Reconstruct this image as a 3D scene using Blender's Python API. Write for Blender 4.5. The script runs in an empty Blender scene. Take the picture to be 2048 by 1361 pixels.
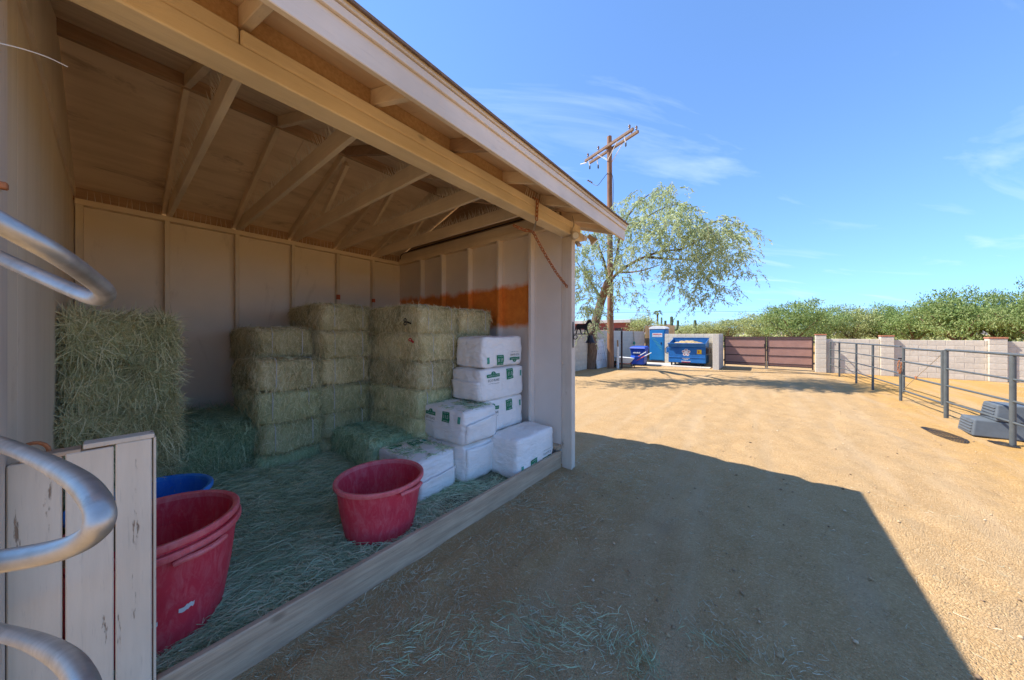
import bpy, bmesh, math, random
import numpy as np
from mathutils import Vector, Matrix, noise as mnoise

random.seed(7)
RNG = np.random.default_rng(7)
R = math.radians
sc = bpy.context.scene
COL = sc.collection

# ------------------------------------------------------------------ camera, sky, sun, exposure
HC = 1.55
TH = math.atan(506 / 637.0)
cam_d = bpy.data.cameras.new('camera')
cam = bpy.data.objects.new('camera', cam_d)
COL.objects.link(cam)
cam.location = (0, 0, HC)
cam.rotation_euler = (R(90), 0, TH)
cam_d.sensor_width = 36.0
cam_d.lens = 36.0 * 637 / 2048
cam_d.shift_y = -10.5 / 2048
cam_d.clip_start = 0.02
cam_d.clip_end = 12000
sc.camera = cam

SUN = Vector((-0.70, -0.29, 1.0)).normalized()
world = bpy.data.worlds.new('World')
sc.world = world
world.use_nodes = True
nt = world.node_tree
bg = nt.nodes['Background']
sky = nt.nodes.new('ShaderNodeTexSky')
sky.sky_type = 'NISHITA'
sky.sun_disc = False
sky.sun_elevation = math.asin(SUN.z)
sky.sun_rotation = math.atan2(SUN.x, SUN.y)
sky.altitude = 600
sky.air_density = 0.8
sky.dust_density = 0.0
sky.ozone_density = 8.0
SKY_STRENGTH = 0.106
tc = nt.nodes.new('ShaderNodeTexCoord')
# thin cirrus: streaky noise on a flat cloud layer (direction divided by its height)
sep = nt.nodes.new('ShaderNodeSeparateXYZ')
nt.links.new(tc.outputs['Generated'], sep.inputs[0])
mz = nt.nodes.new('ShaderNodeMath'); mz.operation = 'MAXIMUM'; mz.inputs[1].default_value = 0.0
nt.links.new(sep.outputs['Z'], mz.inputs[0])
az = nt.nodes.new('ShaderNodeMath'); az.operation = 'ADD'; az.inputs[1].default_value = 0.08
nt.links.new(mz.outputs[0], az.inputs[0])
dx = nt.nodes.new('ShaderNodeMath'); dx.operation = 'DIVIDE'
dy = nt.nodes.new('ShaderNodeMath'); dy.operation = 'DIVIDE'
nt.links.new(sep.outputs['X'], dx.inputs[0]); nt.links.new(az.outputs[0], dx.inputs[1])
nt.links.new(sep.outputs['Y'], dy.inputs[0]); nt.links.new(az.outputs[0], dy.inputs[1])
cmb = nt.nodes.new('ShaderNodeCombineXYZ')
nt.links.new(dx.outputs[0], cmb.inputs[0]); nt.links.new(dy.outputs[0], cmb.inputs[1])
mp0 = nt.nodes.new('ShaderNodeMapping'); mp0.inputs['Rotation'].default_value = (0, 0, R(-50))
mp = nt.nodes.new('ShaderNodeMapping')
mp.inputs['Scale'].default_value = (0.55, 2.0, 1.0)
mp.inputs['Location'].default_value = (8.3, 4.2, 0)
nt.links.new(cmb.outputs[0], mp0.inputs[0]); nt.links.new(mp0.outputs[0], mp.inputs[0])
cn = nt.nodes.new('ShaderNodeTexNoise')
cn.inputs['Scale'].default_value = 1.5
cn.inputs['Detail'].default_value = 7
cn.inputs['Roughness'].default_value = 0.56
cn.inputs['Distortion'].default_value = 0.7
nt.links.new(mp.outputs[0], cn.inputs['Vector'])
cr = nt.nodes.new('ShaderNodeMapRange')
cr.inputs['From Min'].default_value = 0.55
cr.inputs['From Max'].default_value = 0.85
cr.inputs['To Min'].default_value = 0.0
cr.inputs['To Max'].default_value = 0.42
nt.links.new(cn.outputs['Fac'], cr.inputs['Value'])
mixc = nt.nodes.new('ShaderNodeMix'); mixc.data_type = 'RGBA'
nt.links.new(cr.outputs[0], mixc.inputs['Factor'])
hs_ = nt.nodes.new('ShaderNodeHueSaturation'); hs_.inputs['Saturation'].default_value = 1.0; hs_.inputs['Value'].default_value = 1.0
# soft shoulder on the sky's radiance, so the haze at the horizon stays blue as in the photograph
one = nt.nodes.new('ShaderNodeVectorMath'); one.operation = 'DIVIDE'; one.inputs[1].default_value = (1.7, 3.8, 8.0)
add1 = nt.nodes.new('ShaderNodeVectorMath'); add1.operation = 'ADD'; add1.inputs[1].default_value = (1, 1, 1)
shd = nt.nodes.new('ShaderNodeVectorMath'); shd.operation = 'DIVIDE'
nt.links.new(sky.outputs[0], one.inputs[0]); nt.links.new(one.outputs[0], add1.inputs[0])
nt.links.new(sky.outputs[0], shd.inputs[0]); nt.links.new(add1.outputs[0], shd.inputs[1])
nt.links.new(shd.outputs[0], hs_.inputs['Color']); nt.links.new(hs_.outputs[0], mixc.inputs['A'])
mixc.inputs['B'].default_value = (2.2, 2.6, 3.2, 1)
nt.links.new(mixc.outputs['Result'], bg.inputs['Color'])
bg.inputs['Strength'].default_value = SKY_STRENGTH

sun_d = bpy.data.lights.new('sun', 'SUN')
sun_d.energy = 2.0
sun_d.angle = R(0.53)
sun_d.color = (1.0, 0.93, 0.82)
sun_o = bpy.data.objects.new('sun', sun_d)
COL.objects.link(sun_o)
sun_o.rotation_euler = SUN.to_track_quat('Z', 'Y').to_euler()
sun_o.location = (-20, -8, 30)

sc.view_settings.view_transform = 'Standard'
sc.view_settings.look = 'None'
sc.view_settings.gamma = 1
sc.view_settings.exposure = 2.3
sc.view_settings.use_curve_mapping = False
sc.render.engine = 'CYCLES'
sc.cycles.max_bounces = 14
sc.cycles.diffuse_bounces = 12
sc.cycles.glossy_bounces = 3
sc.cycles.use_denoising = True

# ------------------------------------------------------------------ helpers
S_, C_ = math.sin(TH), math.cos(TH)
def place(px, py, d):
    """real-world point at measured image column/row and distance d (survey of the photograph)"""
    r = (px - 1024) / 637 * d
    return Vector((-d * S_ + r * C_, d * C_ + r * S_, HC - (py - 670) / 637 * d))

def tag(o, label=None, cat=None, group=None, kind=None):
    if label: o['label'] = label
    if cat: o['category'] = cat
    if group: o['group'] = group
    if kind: o['kind'] = kind
    return o

def empty(name, loc, label=None, cat=None, group=None, kind=None, rz=0):
    o = bpy.data.objects.new(name, None)
    COL.objects.link(o)
    o.empty_display_size = 0.1
    o.location = loc
    o.rotation_euler = (0, 0, rz)
    return tag(o, label, cat, group, kind)

def adopt(o, parent, local=False):
    o.parent = parent
    if not local:
        m = Matrix.Translation(parent.location) @ parent.rotation_euler.to_matrix().to_4x4()
        if parent.parent:
            m = parent.parent.matrix_world @ m if False else m
        o.matrix_parent_inverse = m.inverted()
    return o

def link_mesh(name, me, mat=None, parent=None, local=False, bevel=0, seg=1):
    o = bpy.data.objects.new(name, me)
    COL.objects.link(o)
    if mat is not None and not me.materials:
        me.materials.append(mat)
    if parent is not None:
        adopt(o, parent, local)
    if bevel:
        b = o.modifiers.new('bevel', 'BEVEL')
        b.width = bevel; b.segments = seg; b.limit_method = 'ANGLE'; b.angle_limit = R(40)
    return o

def np_mesh(name, V, F, smooth=False):
    V = np.asarray(V, dtype=np.float32); F = np.asarray(F, dtype=np.int32)
    me = bpy.data.meshes.new(name)
    k = F.shape[1]
    me.vertices.add(len(V)); me.vertices.foreach_set('co', V.ravel())
    me.loops.add(F.size); me.loops.foreach_set('vertex_index', F.ravel())
    me.polygons.add(len(F))
    me.polygons.foreach_set('loop_start', np.arange(0, F.size, k, dtype=np.int32))
    me.polygons.foreach_set('loop_total', np.full(len(F), k, dtype=np.int32))
    if smooth:
        me.polygons.foreach_set('use_smooth', np.ones(len(F), dtype=bool))
    me.update(calc_edges=True)
    return me

class MB:
    def __init__(s): s.v = []; s.f = []
    def add(s, vs, fs):
        n = len(s.v); s.v += [tuple(p) for p in vs]; s.f += [tuple(i + n for i in f) for f in fs]; return s
    def box(s, x0, x1, y0, y1, z0, z1):
        if x0 > x1: x0, x1 = x1, x0
        if y0 > y1: y0, y1 = y1, y0
        if z0 > z1: z0, z1 = z1, z0
        return s.add([(x0,y0,z0),(x1,y0,z0),(x1,y1,z0),(x0,y1,z0),(x0,y0,z1),(x1,y0,z1),(x1,y1,z1),(x0,y1,z1)],
                     [(0,3,2,1),(4,5,6,7),(0,1,5,4),(1,2,6,5),(2,3,7,6),(3,0,4,7)])
    def hexa(s, p):      # eight corners: bottom four counter-clockwise, top four
        return s.add(p, [(0,3,2,1),(4,5,6,7),(0,1,5,4),(1,2,6,5),(2,3,7,6),(3,0,4,7)])
    def bar(s, a, b, w, h, up=(0,0,1)):
        a, b = Vector(a), Vector(b); d = (b - a).normalized(); u = Vector(up)
        side = d.cross(u)
        if side.length < 1e-4: side = d.cross(Vector((1,0,0)))
        side.normalize(); u = side.cross(d).normalized()
        P = []
        for c in (a, b):
            for i, j in ((-1,-1),(1,-1),(1,1),(-1,1)):
                P.append(c + side * (i * w / 2) + u * (j * h / 2))
        return s.add(P, [(0,1,2,3),(7,6,5,4),(0,4,5,1),(1,5,6,2),(2,6,7,3),(3,7,4,0)])
    def tube(s, path, r, n=8, closed=False, caps=True):
        path = [Vector(p) for p in path]; m = len(path)
        rr = r if isinstance(r, (list, tuple)) else [r] * m
        ref = None; rings = []
        for i, p in enumerate(path):
            if closed: t = path[(i+1) % m] - path[i-1]
            else: t = path[min(i+1, m-1)] - path[max(i-1, 0)]
            t.normalize()
            if ref is None:
                ref = t.cross(Vector((0,0,1)))
                if ref.length < 0.05: ref = t.cross(Vector((1,0,0)))
            ref = (ref - t * ref.dot(t)).normalized(); bi = t.cross(ref)
            rings.append([p + (ref * math.cos(2*math.pi*k/n) + bi * math.sin(2*math.pi*k/n)) * rr[i] for k in range(n)])
        vs = [q for ring in rings for q in ring]; fs = []
        for i in range(m if closed else m - 1):
            j = (i + 1) % m
            for k in range(n):
                fs.append((i*n+k, i*n+(k+1) % n, j*n+(k+1) % n, j*n+k))
        if caps and not closed:
            fs.append(tuple(reversed(range(n)))); fs.append(tuple((m-1)*n + k for k in range(n)))
        return s.add(vs, fs)
    def lathe(s, prof, c=(0,0,0), n=32, closed=False):
        vs = []; fs = []; m = len(prof)
        for (r, z) in prof:
            for k in range(n):
                a = 2*math.pi*k/n; vs.append((c[0] + r*math.cos(a), c[1] + r*math.sin(a), c[2] + z))
        for i in range(m if closed else m - 1):
            j = (i+1) % m
            for k in range(n): fs.append((i*n+k, i*n+(k+1) % n, j*n+(k+1) % n, j*n+k))
        return s.add(vs, fs)
    def prism(s, poly, o, ax, ay, depth):     # poly in (ax, ay) plane at o, extruded by vector depth
        o, ax, ay, depth = Vector(o), Vector(ax), Vector(ay), Vector(depth); n = len(poly)
        vs = [o + ax*x + ay*y for x, y in poly] + [o + ax*x + ay*y + depth for x, y in poly]
        fs = [tuple(reversed(range(n))), tuple(range(n, 2*n))] + [(k, (k+1) % n, n + (k+1) % n, n + k) for k in range(n)]
        return s.add(vs, fs)
    def build(s, name, mat, parent=None, smooth=False, bevel=0, seg=1, local=False):
        me = bpy.data.meshes.new(name); me.from_pydata(s.v, [], s.f); me.update()
        bm = bmesh.new(); bm.from_mesh(me); bmesh.ops.recalc_face_normals(bm, faces=bm.faces); bm.to_mesh(me); bm.free()
        if smooth:
            me.polygons.foreach_set('use_smooth', np.ones(len(me.polygons), dtype=bool))
            try: me.set_sharp_from_angle(angle=R(40))
            except Exception: pass
        return link_mesh(name, me, mat, parent, local, bevel, seg)

def box(name, b, mat, parent=None, bevel=0.003):
    return MB().box(*b).build(name, mat, parent, bevel=bevel)

def copy_tree(o, parent=None):
    c = o.copy(); COL.objects.link(c)
    if parent is not None: c.parent = parent
    for ch in list(o.children): copy_tree(ch, c)
    return c

def curve_pts(pts, n=6):
    """Catmull-Rom through pts"""
    P = [Vector(p) for p in pts]; P = [P[0]*2 - P[1]] + P + [P[-1]*2 - P[-2]]; out = []
    for i in range(1, len(P) - 2):
        for k in range(n):
            t = k / n; a, b, c, d = P[i-1], P[i], P[i+1], P[i+2]
            out.append(0.5 * ((2*b) + (c - a)*t + (2*a - 5*b + 4*c - d)*t*t + (3*b - a - 3*c + d)*t**3))
    out.append(P[-2]); return out

FONT_CACHE = {}
def text_verts(s, size=1.0):
    """flat text triangles in the xy plane, centred at the origin"""
    if s in FONT_CACHE: return FONT_CACHE[s]
    cu = bpy.data.curves.new('txt', 'FONT'); cu.body = s; cu.size = 1.0; cu.align_x = 'CENTER'; cu.align_y = 'CENTER'; cu.resolution_u = 2
    ob = bpy.data.objects.new('txt', cu); COL.objects.link(ob)
    dg = bpy.context.evaluated_depsgraph_get(); me = bpy.data.meshes.new_from_object(ob.evaluated_get(dg))
    V = [tuple(v.co) for v in me.vertices]; F = [tuple(p.vertices) for p in me.polygons]
    bpy.data.objects.remove(ob); bpy.data.curves.remove(cu); bpy.data.meshes.remove(me)
    FONT_CACHE[s] = (V, F); return V, F

# ------------------------------------------------------------------ materials
def new_mat(name):
    m = bpy.data.materials.new(name); m.use_nodes = True
    return m, m.node_tree, m.node_tree.nodes['Principled BSDF']

def L(nt, a, b): nt.links.new(a, b)

def coords(nt, stretch=(1,1,1), kind='Object'):
    t = nt.nodes.new('ShaderNodeTexCoord'); mp = nt.nodes.new('ShaderNodeMapping')
    mp.inputs['Scale'].default_value = stretch; L(nt, t.outputs[kind], mp.inputs[0]); return mp.outputs[0]

def noise(nt, vec, scale, detail=4, rough=0.55, dist=0):
    n = nt.nodes.new('ShaderNodeTexNoise'); n.inputs['Scale'].default_value = scale; n.inputs['Detail'].default_value = detail
    n.inputs['Roughness'].default_value = rough; n.inputs['Distortion'].default_value = dist
    if vec is not None: L(nt, vec, n.inputs['Vector'])
    return n.outputs['Fac']

def ramp(nt, fac, stops):
    r = nt.nodes.new('ShaderNodeValToRGB'); e = r.color_ramp.elements
    while len(e) < len(stops): e.new(0.5)
    for k, (p, c) in enumerate(stops):
        e[k].position = p; e[k].color = (*c, 1) if len(c) == 3 else c
    L(nt, fac, r.inputs[0]); return r.outputs[0]

def mix(nt, fac, a, b, mode='MIX'):
    m = nt.nodes.new('ShaderNodeMix'); m.data_type = 'RGBA'; m.blend_type = mode
    for k, v in (('Factor', fac), ('A', a), ('B', b)):
        if isinstance(v, (int, float)): m.inputs[k].default_value = v
        elif isinstance(v, tuple): m.inputs[k].default_value = (*v, 1) if len(v) == 3 else v
        else: L(nt, v, m.inputs[k])
    return m.outputs['Result']

def maprange(nt, v, a, b, c=0.0, d=1.0):
    m = nt.nodes.new('ShaderNodeMapRange'); m.inputs['From Min'].default_value = a; m.inputs['From Max'].default_value = b
    m.inputs['To Min'].default_value = c; m.inputs['To Max'].default_value = d; L(nt, v, m.inputs['Value']); return m.outputs[0]

def math_n(nt, op, a, b=None):
    m = nt.nodes.new('ShaderNodeMath'); m.operation = op
    for k, v in ((0, a), (1, b)):
        if v is None: continue
        if isinstance(v, (int, float)): m.inputs[k].default_value = v
        else: L(nt, v, m.inputs[k])
    return m.outputs[0]

def bump(nt, bsdf, h, strength=0.3, dist=0.01):
    b = nt.nodes.new('ShaderNodeBump'); b.inputs['Strength'].default_value = strength; b.inputs['Distance'].default_value = dist
    L(nt, h, b.inputs['Height']); L(nt, b.outputs[0], bsdf.inputs['Normal'])

def vary(nt, col, src, lo, hi):
    """multiply colour value by lo..hi using a random socket"""
    v = maprange(nt, src, 0, 1, lo, hi)
    h = nt.nodes.new('ShaderNodeHueSaturation'); L(nt, v, h.inputs['Value']); L(nt, col, h.inputs['Color']); return h.outputs[0]

def M(name, c1, c2=None, scale=4, rough=0.75, bmp=0.25, bscale=60, metallic=0, stretch=(1,1,1), rnd=None, spec=0.3, bdist=0.004, kind='Object', mid=(0.35, 0.68), dirt=None):
    m, nt, b = new_mat(name)
    vec = coords(nt, stretch, kind)
    if c2 is None: c2 = tuple(x * 0.8 for x in c1)
    col = ramp(nt, noise(nt, vec, scale, 6, 0.6), [(mid[0], c2), (mid[1], c1)])
    if dirt:
        col = mix(nt, maprange(nt, noise(nt, coords(nt, dirt[3] if len(dirt) > 3 else (1,1,1), kind), dirt[1], 6, 0.7, 0.6), dirt[2], dirt[2] + 0.18), col, dirt[0])
    if rnd:
        oi = nt.nodes.new('ShaderNodeObjectInfo'); col = vary(nt, col, oi.outputs['Random'], 1 - rnd, 1 + rnd)
    L(nt, col, b.inputs['Base Color'])
    b.inputs['Roughness'].default_value = rough; b.inputs['Metallic'].default_value = metallic
    b.inputs['Specular IOR Level'].default_value = spec
    if bmp: bump(nt, b, noise(nt, vec, bscale, 4, 0.6), bmp, bdist)
    return m

def wood(name, c1, c2, axis, bare=None, peel=0.62, rough=0.75, knots=True, gscale=26, amt=0.5, rnd=0.06):
    """painted or raw timber with grain along an axis; bare = colour where the paint has gone"""
    m, nt, b = new_mat(name)
    st = [1.0, 1.0, 1.0]; st[axis] = 0.06
    v = coords(nt, tuple(st)); vo = coords(nt)
    g = noise(nt, v, gscale, 6, 0.65, 0.35)
    g2 = noise(nt, v, gscale * 3.4, 3, 0.6)
    col = ramp(nt, g, [(0.3, c2), (0.62, c1)])
    big = noise(nt, vo, 1.7, 3)
    col = mix(nt, maprange(nt, big, 0.42, 0.7, 0, 0.6), col, tuple(x * 0.74 for x in c2))
    fine = noise(nt, v, gscale * 4.5, 3, 0.7)
    col = mix(nt, maprange(nt, fine, 0.60, 0.74, 0, 0.4), col, tuple(x * 0.6 for x in c2))
    if knots:
        vk = [1.0, 1.0, 1.0]; vk[axis] = 0.45
        vor = nt.nodes.new('ShaderNodeTexVoronoi'); vor.inputs['Scale'].default_value = 2.6; L(nt, coords(nt, tuple(vk)), vor.inputs['Vector'])
        col = mix(nt, maprange(nt, vor.outputs['Distance'], 0.05, 0.02, 0, 0.6), col, tuple(x * 0.42 for x in c2))
    if bare:
        sp = [1.0, 1.0, 1.0]; sp[axis] = 0.16
        pn = noise(nt, coords(nt, tuple(sp)), 11, 7, 0.7, 0.4)
        pm = maprange(nt, pn, peel, peel + 0.03)
        col = mix(nt, pm, col, bare)
        h = math_n(nt, 'SUBTRACT', math_n(nt, 'MULTIPLY', g, 0.5), math_n(nt, 'MULTIPLY', pm, 0.6))
    else:
        h = math_n(nt, 'ADD', g, math_n(nt, 'MULTIPLY', g2, 0.4))
    if rnd:
        oi = nt.nodes.new('ShaderNodeObjectInfo'); col = vary(nt, col, oi.outputs['Random'], 1 - rnd, 1 + rnd)
    L(nt, col, b.inputs['Base Color']); b.inputs['Roughness'].default_value = rough; b.inputs['Specular IOR Level'].default_value = 0.25
    bump(nt, b, h, amt, 0.004)
    return m

TAN1, TAN2 = (0.78, 0.64, 0.46), (0.70, 0.56, 0.395)
MT = {}
MT['tan_x'] = wood('tan_painted_timber_x', TAN1, TAN2, 0)
MT['tan_y'] = wood('tan_painted_timber_y', TAN1, TAN2, 1, amt=0.6)
MT['tan_z'] = wood('tan_painted_timber_z', (0.76, 0.64, 0.48), (0.70, 0.58, 0.43), 2, amt=0.25)
MT['beam'] = wood('tan_painted_beam', (0.84, 0.69, 0.47), (0.76, 0.61, 0.40), 1, amt=0.8, gscale=32)
MT['raw_x'] = wood('bare_brown_timber_x', (0.46, 0.31, 0.20), (0.33, 0.21, 0.13), 0)
MT['raw_y'] = wood('bare_brown_timber_y', (0.50, 0.33, 0.20), (0.35, 0.21, 0.12), 1)
MT['sill'] = wood('weathered_sill_timber', (0.58, 0.42, 0.285), (0.38, 0.265, 0.175), 1, gscale=34, amt=0.9)
MT['post'] = wood('peeling_painted_post', (0.70, 0.60, 0.49), (0.63, 0.53, 0.43), 2, bare=(0.44, 0.33, 0.23), peel=0.64, knots=False)
MT['board'] = wood('old_painted_board', (0.74, 0.62, 0.475), (0.67, 0.555, 0.42), 2, bare=(0.30, 0.20, 0.13), peel=0.615, amt=0.8)
MT['fascia'] = wood('weathered_fascia_paint', (0.74, 0.655, 0.565), (0.69, 0.605, 0.515), 1, bare=(0.52, 0.44, 0.35), peel=0.68, knots=False, amt=0.4)
MT['ply'] = M('painted_wall_panel', (0.79, 0.675, 0.535), (0.74, 0.63, 0.495), 2.0, 0.8, 0.12, 30, dirt=((0.58, 0.475, 0.36), 5.0, 0.58, (1, 1, 0.3)))
MT['leftply'] = M('grooved_wall_panel', (0.79, 0.68, 0.52), (0.70, 0.595, 0.445), 6.0, 0.8, 0.2, 40, stretch=(1, 1, 0.05), dirt=((0.52, 0.40, 0.26), 2.2, 0.62))
MT['sheath'] = M('roof_sheathing_panel', (0.78, 0.625, 0.45), (0.64, 0.49, 0.33), 9.0, 0.8, 0.3, 30, stretch=(1, 0.12, 1), dirt=((0.32, 0.20, 0.13), 5.0, 0.57, (1, 0.3, 1)), mid=(0.32, 0.58))
MT['osb'] = M('particle_board', (0.62, 0.42, 0.23), (0.50, 0.32, 0.16), 60, 0.85, 0.4, 120)
MT['shingle'] = M('brown_shingle', (0.24, 0.165, 0.12), (0.16, 0.105, 0.075), 25, 0.9, 0.5, 120)
MT['dark'] = M('dark_gap', (0.03, 0.026, 0.022), None, 5, 0.9, 0)
MT['spike'] = M('pale_wire', (0.85, 0.78, 0.64), None, 5, 0.6, 0)
MT['galv'] = M('galvanised_pipe', (0.56, 0.53, 0.485), (0.40, 0.375, 0.335), 16, 0.42, 0.08, 90, 0.7, dirt=((0.27, 0.235, 0.195), 8.0, 0.57))
MT['black'] = M('black_iron', (0.025, 0.022, 0.024), None, 12, 0.5, 0.2, 60)
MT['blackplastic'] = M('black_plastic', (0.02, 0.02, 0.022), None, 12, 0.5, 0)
MT['rust'] = M('rusty_steel', (0.50, 0.20, 0.085), (0.30, 0.115, 0.05), 40, 0.85, 0.4, 120, 0.2)
MT['steel'] = M('bright_steel', (0.6, 0.6, 0.6), None, 10, 0.3, 0, metallic=1.0)
MT['rubber'] = M('black_rubber', (0.03, 0.03, 0.03), None, 20, 0.85, 0.2)
MT['lamp'] = M('tan_painted_metal', (0.52, 0.43, 0.31), None, 10, 0.5, 0.05)
MT['glasswhite'] = M('lamp_lens', (0.75, 0.74, 0.72), None, 10, 0.15, 0)
MT['fencepipe'] = M('grey_painted_pipe', (0.12, 0.13, 0.13), (0.09, 0.10, 0.10), 9, 0.5, 0.1, 60, 0.2, rnd=0.05, dirt=((0.20, 0.13, 0.08), 6.0, 0.70))
MT['greyplastic'] = M('grey_moulded_plastic', (0.12, 0.14, 0.16), (0.09, 0.105, 0.12), 5, 0.55, 0.15, 80)
MT['block'] = M('grey_concrete_block', (0.60, 0.535, 0.44), (0.50, 0.445, 0.365), 10, 0.9, 0.5, 90, rnd=0.05)
MT['blockcream'] = M('cream_concrete_block', (0.60, 0.55, 0.45), (0.50, 0.45, 0.36), 10, 0.9, 0.5, 90, rnd=0.05)
MT['mortar'] = M('mortar', (0.56, 0.52, 0.46), None, 20, 0.95, 0.4, 100)
MT['brickcap'] = M('red_brick_cap', (0.48, 0.20, 0.11), (0.36, 0.14, 0.08), 25, 0.9, 0.4, 80)
MT['gatebrown'] = M('brown_gate_sheet', (0.36, 0.20, 0.16), (0.31, 0.17, 0.135), 4, 0.55, 0.1, 30)
MT['gateframe'] = M('dark_brown_steel', (0.05, 0.032, 0.03), None, 8, 0.5, 0.1)
MT['blue'] = M('blue_dumpster_paint', (0.012, 0.13, 0.40), (0.012, 0.095, 0.31), 4, 0.5, 0.15, 20, dirt=((0.03, 0.12, 0.27), 5.0, 0.62))
MT['toilet'] = M('blue_moulded_plastic', (0.012, 0.17, 0.44), (0.012, 0.14, 0.38), 3, 0.45, 0.1, 30)
MT['white'] = M('white_plastic', (0.72, 0.72, 0.71), (0.62, 0.62, 0.61), 6, 0.5, 0.05)
MT['binblue'] = M('cobalt_bin_plastic', (0.015, 0.065, 0.42), (0.012, 0.05, 0.33), 4, 0.45, 0.1, 40)
MT['red'] = M('red_print', (0.55, 0.04, 0.035), None, 5, 0.6, 0)
MT['yellow'] = M('yellow_sticker', (0.75, 0.5, 0.03), None, 5, 0.6, 0)
MT['navy'] = M('navy_print', (0.02, 0.03, 0.18), None, 5, 0.6, 0)
MT['orangehandle'] = M('orange_red_paint', (0.6, 0.12, 0.03), None, 8, 0.5, 0.1)
MT['pole'] = wood('creosote_pole', (0.30, 0.16, 0.09), (0.17, 0.085, 0.05), 2, gscale=14, knots=False)
MT['polearm'] = M('weathered_crossarm', (0.27, 0.19, 0.14), (0.17, 0.11, 0.08), 12, 0.85, 0.3)
MT['bark'] = M('tree_bark', (0.20, 0.135, 0.095), (0.10, 0.065, 0.045), 14, 0.95, 0.9, 40, stretch=(1, 1, 0.25), bdist=0.02)
MT['redwall'] = M('brick_red_wall', (0.30, 0.085, 0.06), (0.25, 0.07, 0.05), 3, 0.85, 0.2)
MT['salmon'] = M('salmon_wall', (0.58, 0.29, 0.20), None, 3, 0.85, 0.2)
MT['rooflight'] = M('pale_roof', (0.5, 0.46, 0.43), None, 3, 0.85, 0.2)
MT['fencewood'] = wood('brown_fence_board', (0.36, 0.245, 0.13), (0.24, 0.15, 0.08), 2, gscale=20)
MT['concrete'] = M('concrete_slab', (0.52, 0.48, 0.43), (0.45, 0.41, 0.36), 6, 0.9, 0.3, 60)
MT['debris'] = M('dry_debris', (0.50, 0.38, 0.20), (0.30, 0.21, 0.11), 30, 0.95, 0.9, 60, bdist=0.03)
MT['hill'] = M('far_hill', (0.22, 0.18, 0.20), (0.17, 0.14, 0.165), 0.01, 1.0, 0)
MT['cactus'] = M('cactus_green', (0.10, 0.13, 0.075), None, 6, 0.9, 0.2)
MT['palm'] = M('palm_leaf', (0.10, 0.14, 0.05), None, 6, 0.8, 0)
MT['wire'] = M('line_wire', (0.05, 0.05, 0.05), None, 4, 0.7, 0)
MT['twine'] = M('pale_baling_twine', (0.66, 0.66, 0.64), None, 20, 0.7, 0)
MT['bluetape'] = M('blue_tape', (0.08, 0.14, 0.42), None, 20, 0.7, 0)
MT['tarp'] = M('dark_green_tool', (0.02, 0.25, 0.14), None, 8, 0.6, 0)
MT['insul'] = M('brown_porcelain', (0.14, 0.06, 0.045), None, 8, 0.3, 0)
MT['bagprint'] = M('green_bag_print', (0.015, 0.22, 0.10), None, 20, 0.6, 0)
MT['bagtext'] = M('grey_bag_lettering', (0.10, 0.13, 0.12), None, 20, 0.6, 0)
MT['bagteal'] = M('teal_bag_label', (0.10, 0.38, 0.28), None, 20, 0.6, 0)

# ---- right wall panel: a band of older orange paint left showing, perforated texture
def orange_mat(name, pitted):
    m, nt, b = new_mat(name); vec = coords(nt)
    t = nt.nodes.new('ShaderNodeTexCoord'); s = nt.nodes.new('ShaderNodeSeparateXYZ'); L(nt, t.outputs['Object'], s.inputs[0])
    wob = math_n(nt, 'MULTIPLY', math_n(nt, 'SUBTRACT', noise(nt, vec, 3.2, 4), 0.5), 0.28)
    z = math_n(nt, 'ADD', s.outputs['Z'], wob)
    up = maprange(nt, z, 2.16, 2.24, 1, 0); lo = maprange(nt, z, 1.60, 1.68, 0, 1)
    fac = math_n(nt, 'MULTIPLY', math_n(nt, 'MULTIPLY', up, lo), maprange(nt, s.outputs['X'], -2.36, -2.33, 1, 0))
    base = ramp(nt, noise(nt, vec, 2.4, 5), [(0.3, (0.68, 0.60, 0.53)), (0.7, (0.75, 0.66, 0.58))])
    org = ramp(nt, noise(nt, vec, 9, 6, 0.7), [(0.3, (0.62, 0.16, 0.022)), (0.7, (0.80, 0.26, 0.035))])
    L(nt, mix(nt, fac, base, org), b.inputs['Base Color']); b.inputs['Roughness'].default_value = 0.6
    if pitted:
        vo = nt.nodes.new('ShaderNodeTexVoronoi'); vo.inputs['Scale'].default_value = 38; vo.inputs['Randomness'].default_value = 0.0
        L(nt, vec, vo.inputs['Vector'])
        bump(nt, b, maprange(nt, vo.outputs['Distance'], 0.15, 0.4), 0.5, 0.004)
    else: bump(nt, b, noise(nt, vec, 50), 0.15, 0.003)
    return m
MT['orangewall'] = orange_mat('grey_panel_with_orange_band', True)
MT['orangestud'] = orange_mat('grey_stud_with_orange_band', False)

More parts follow.
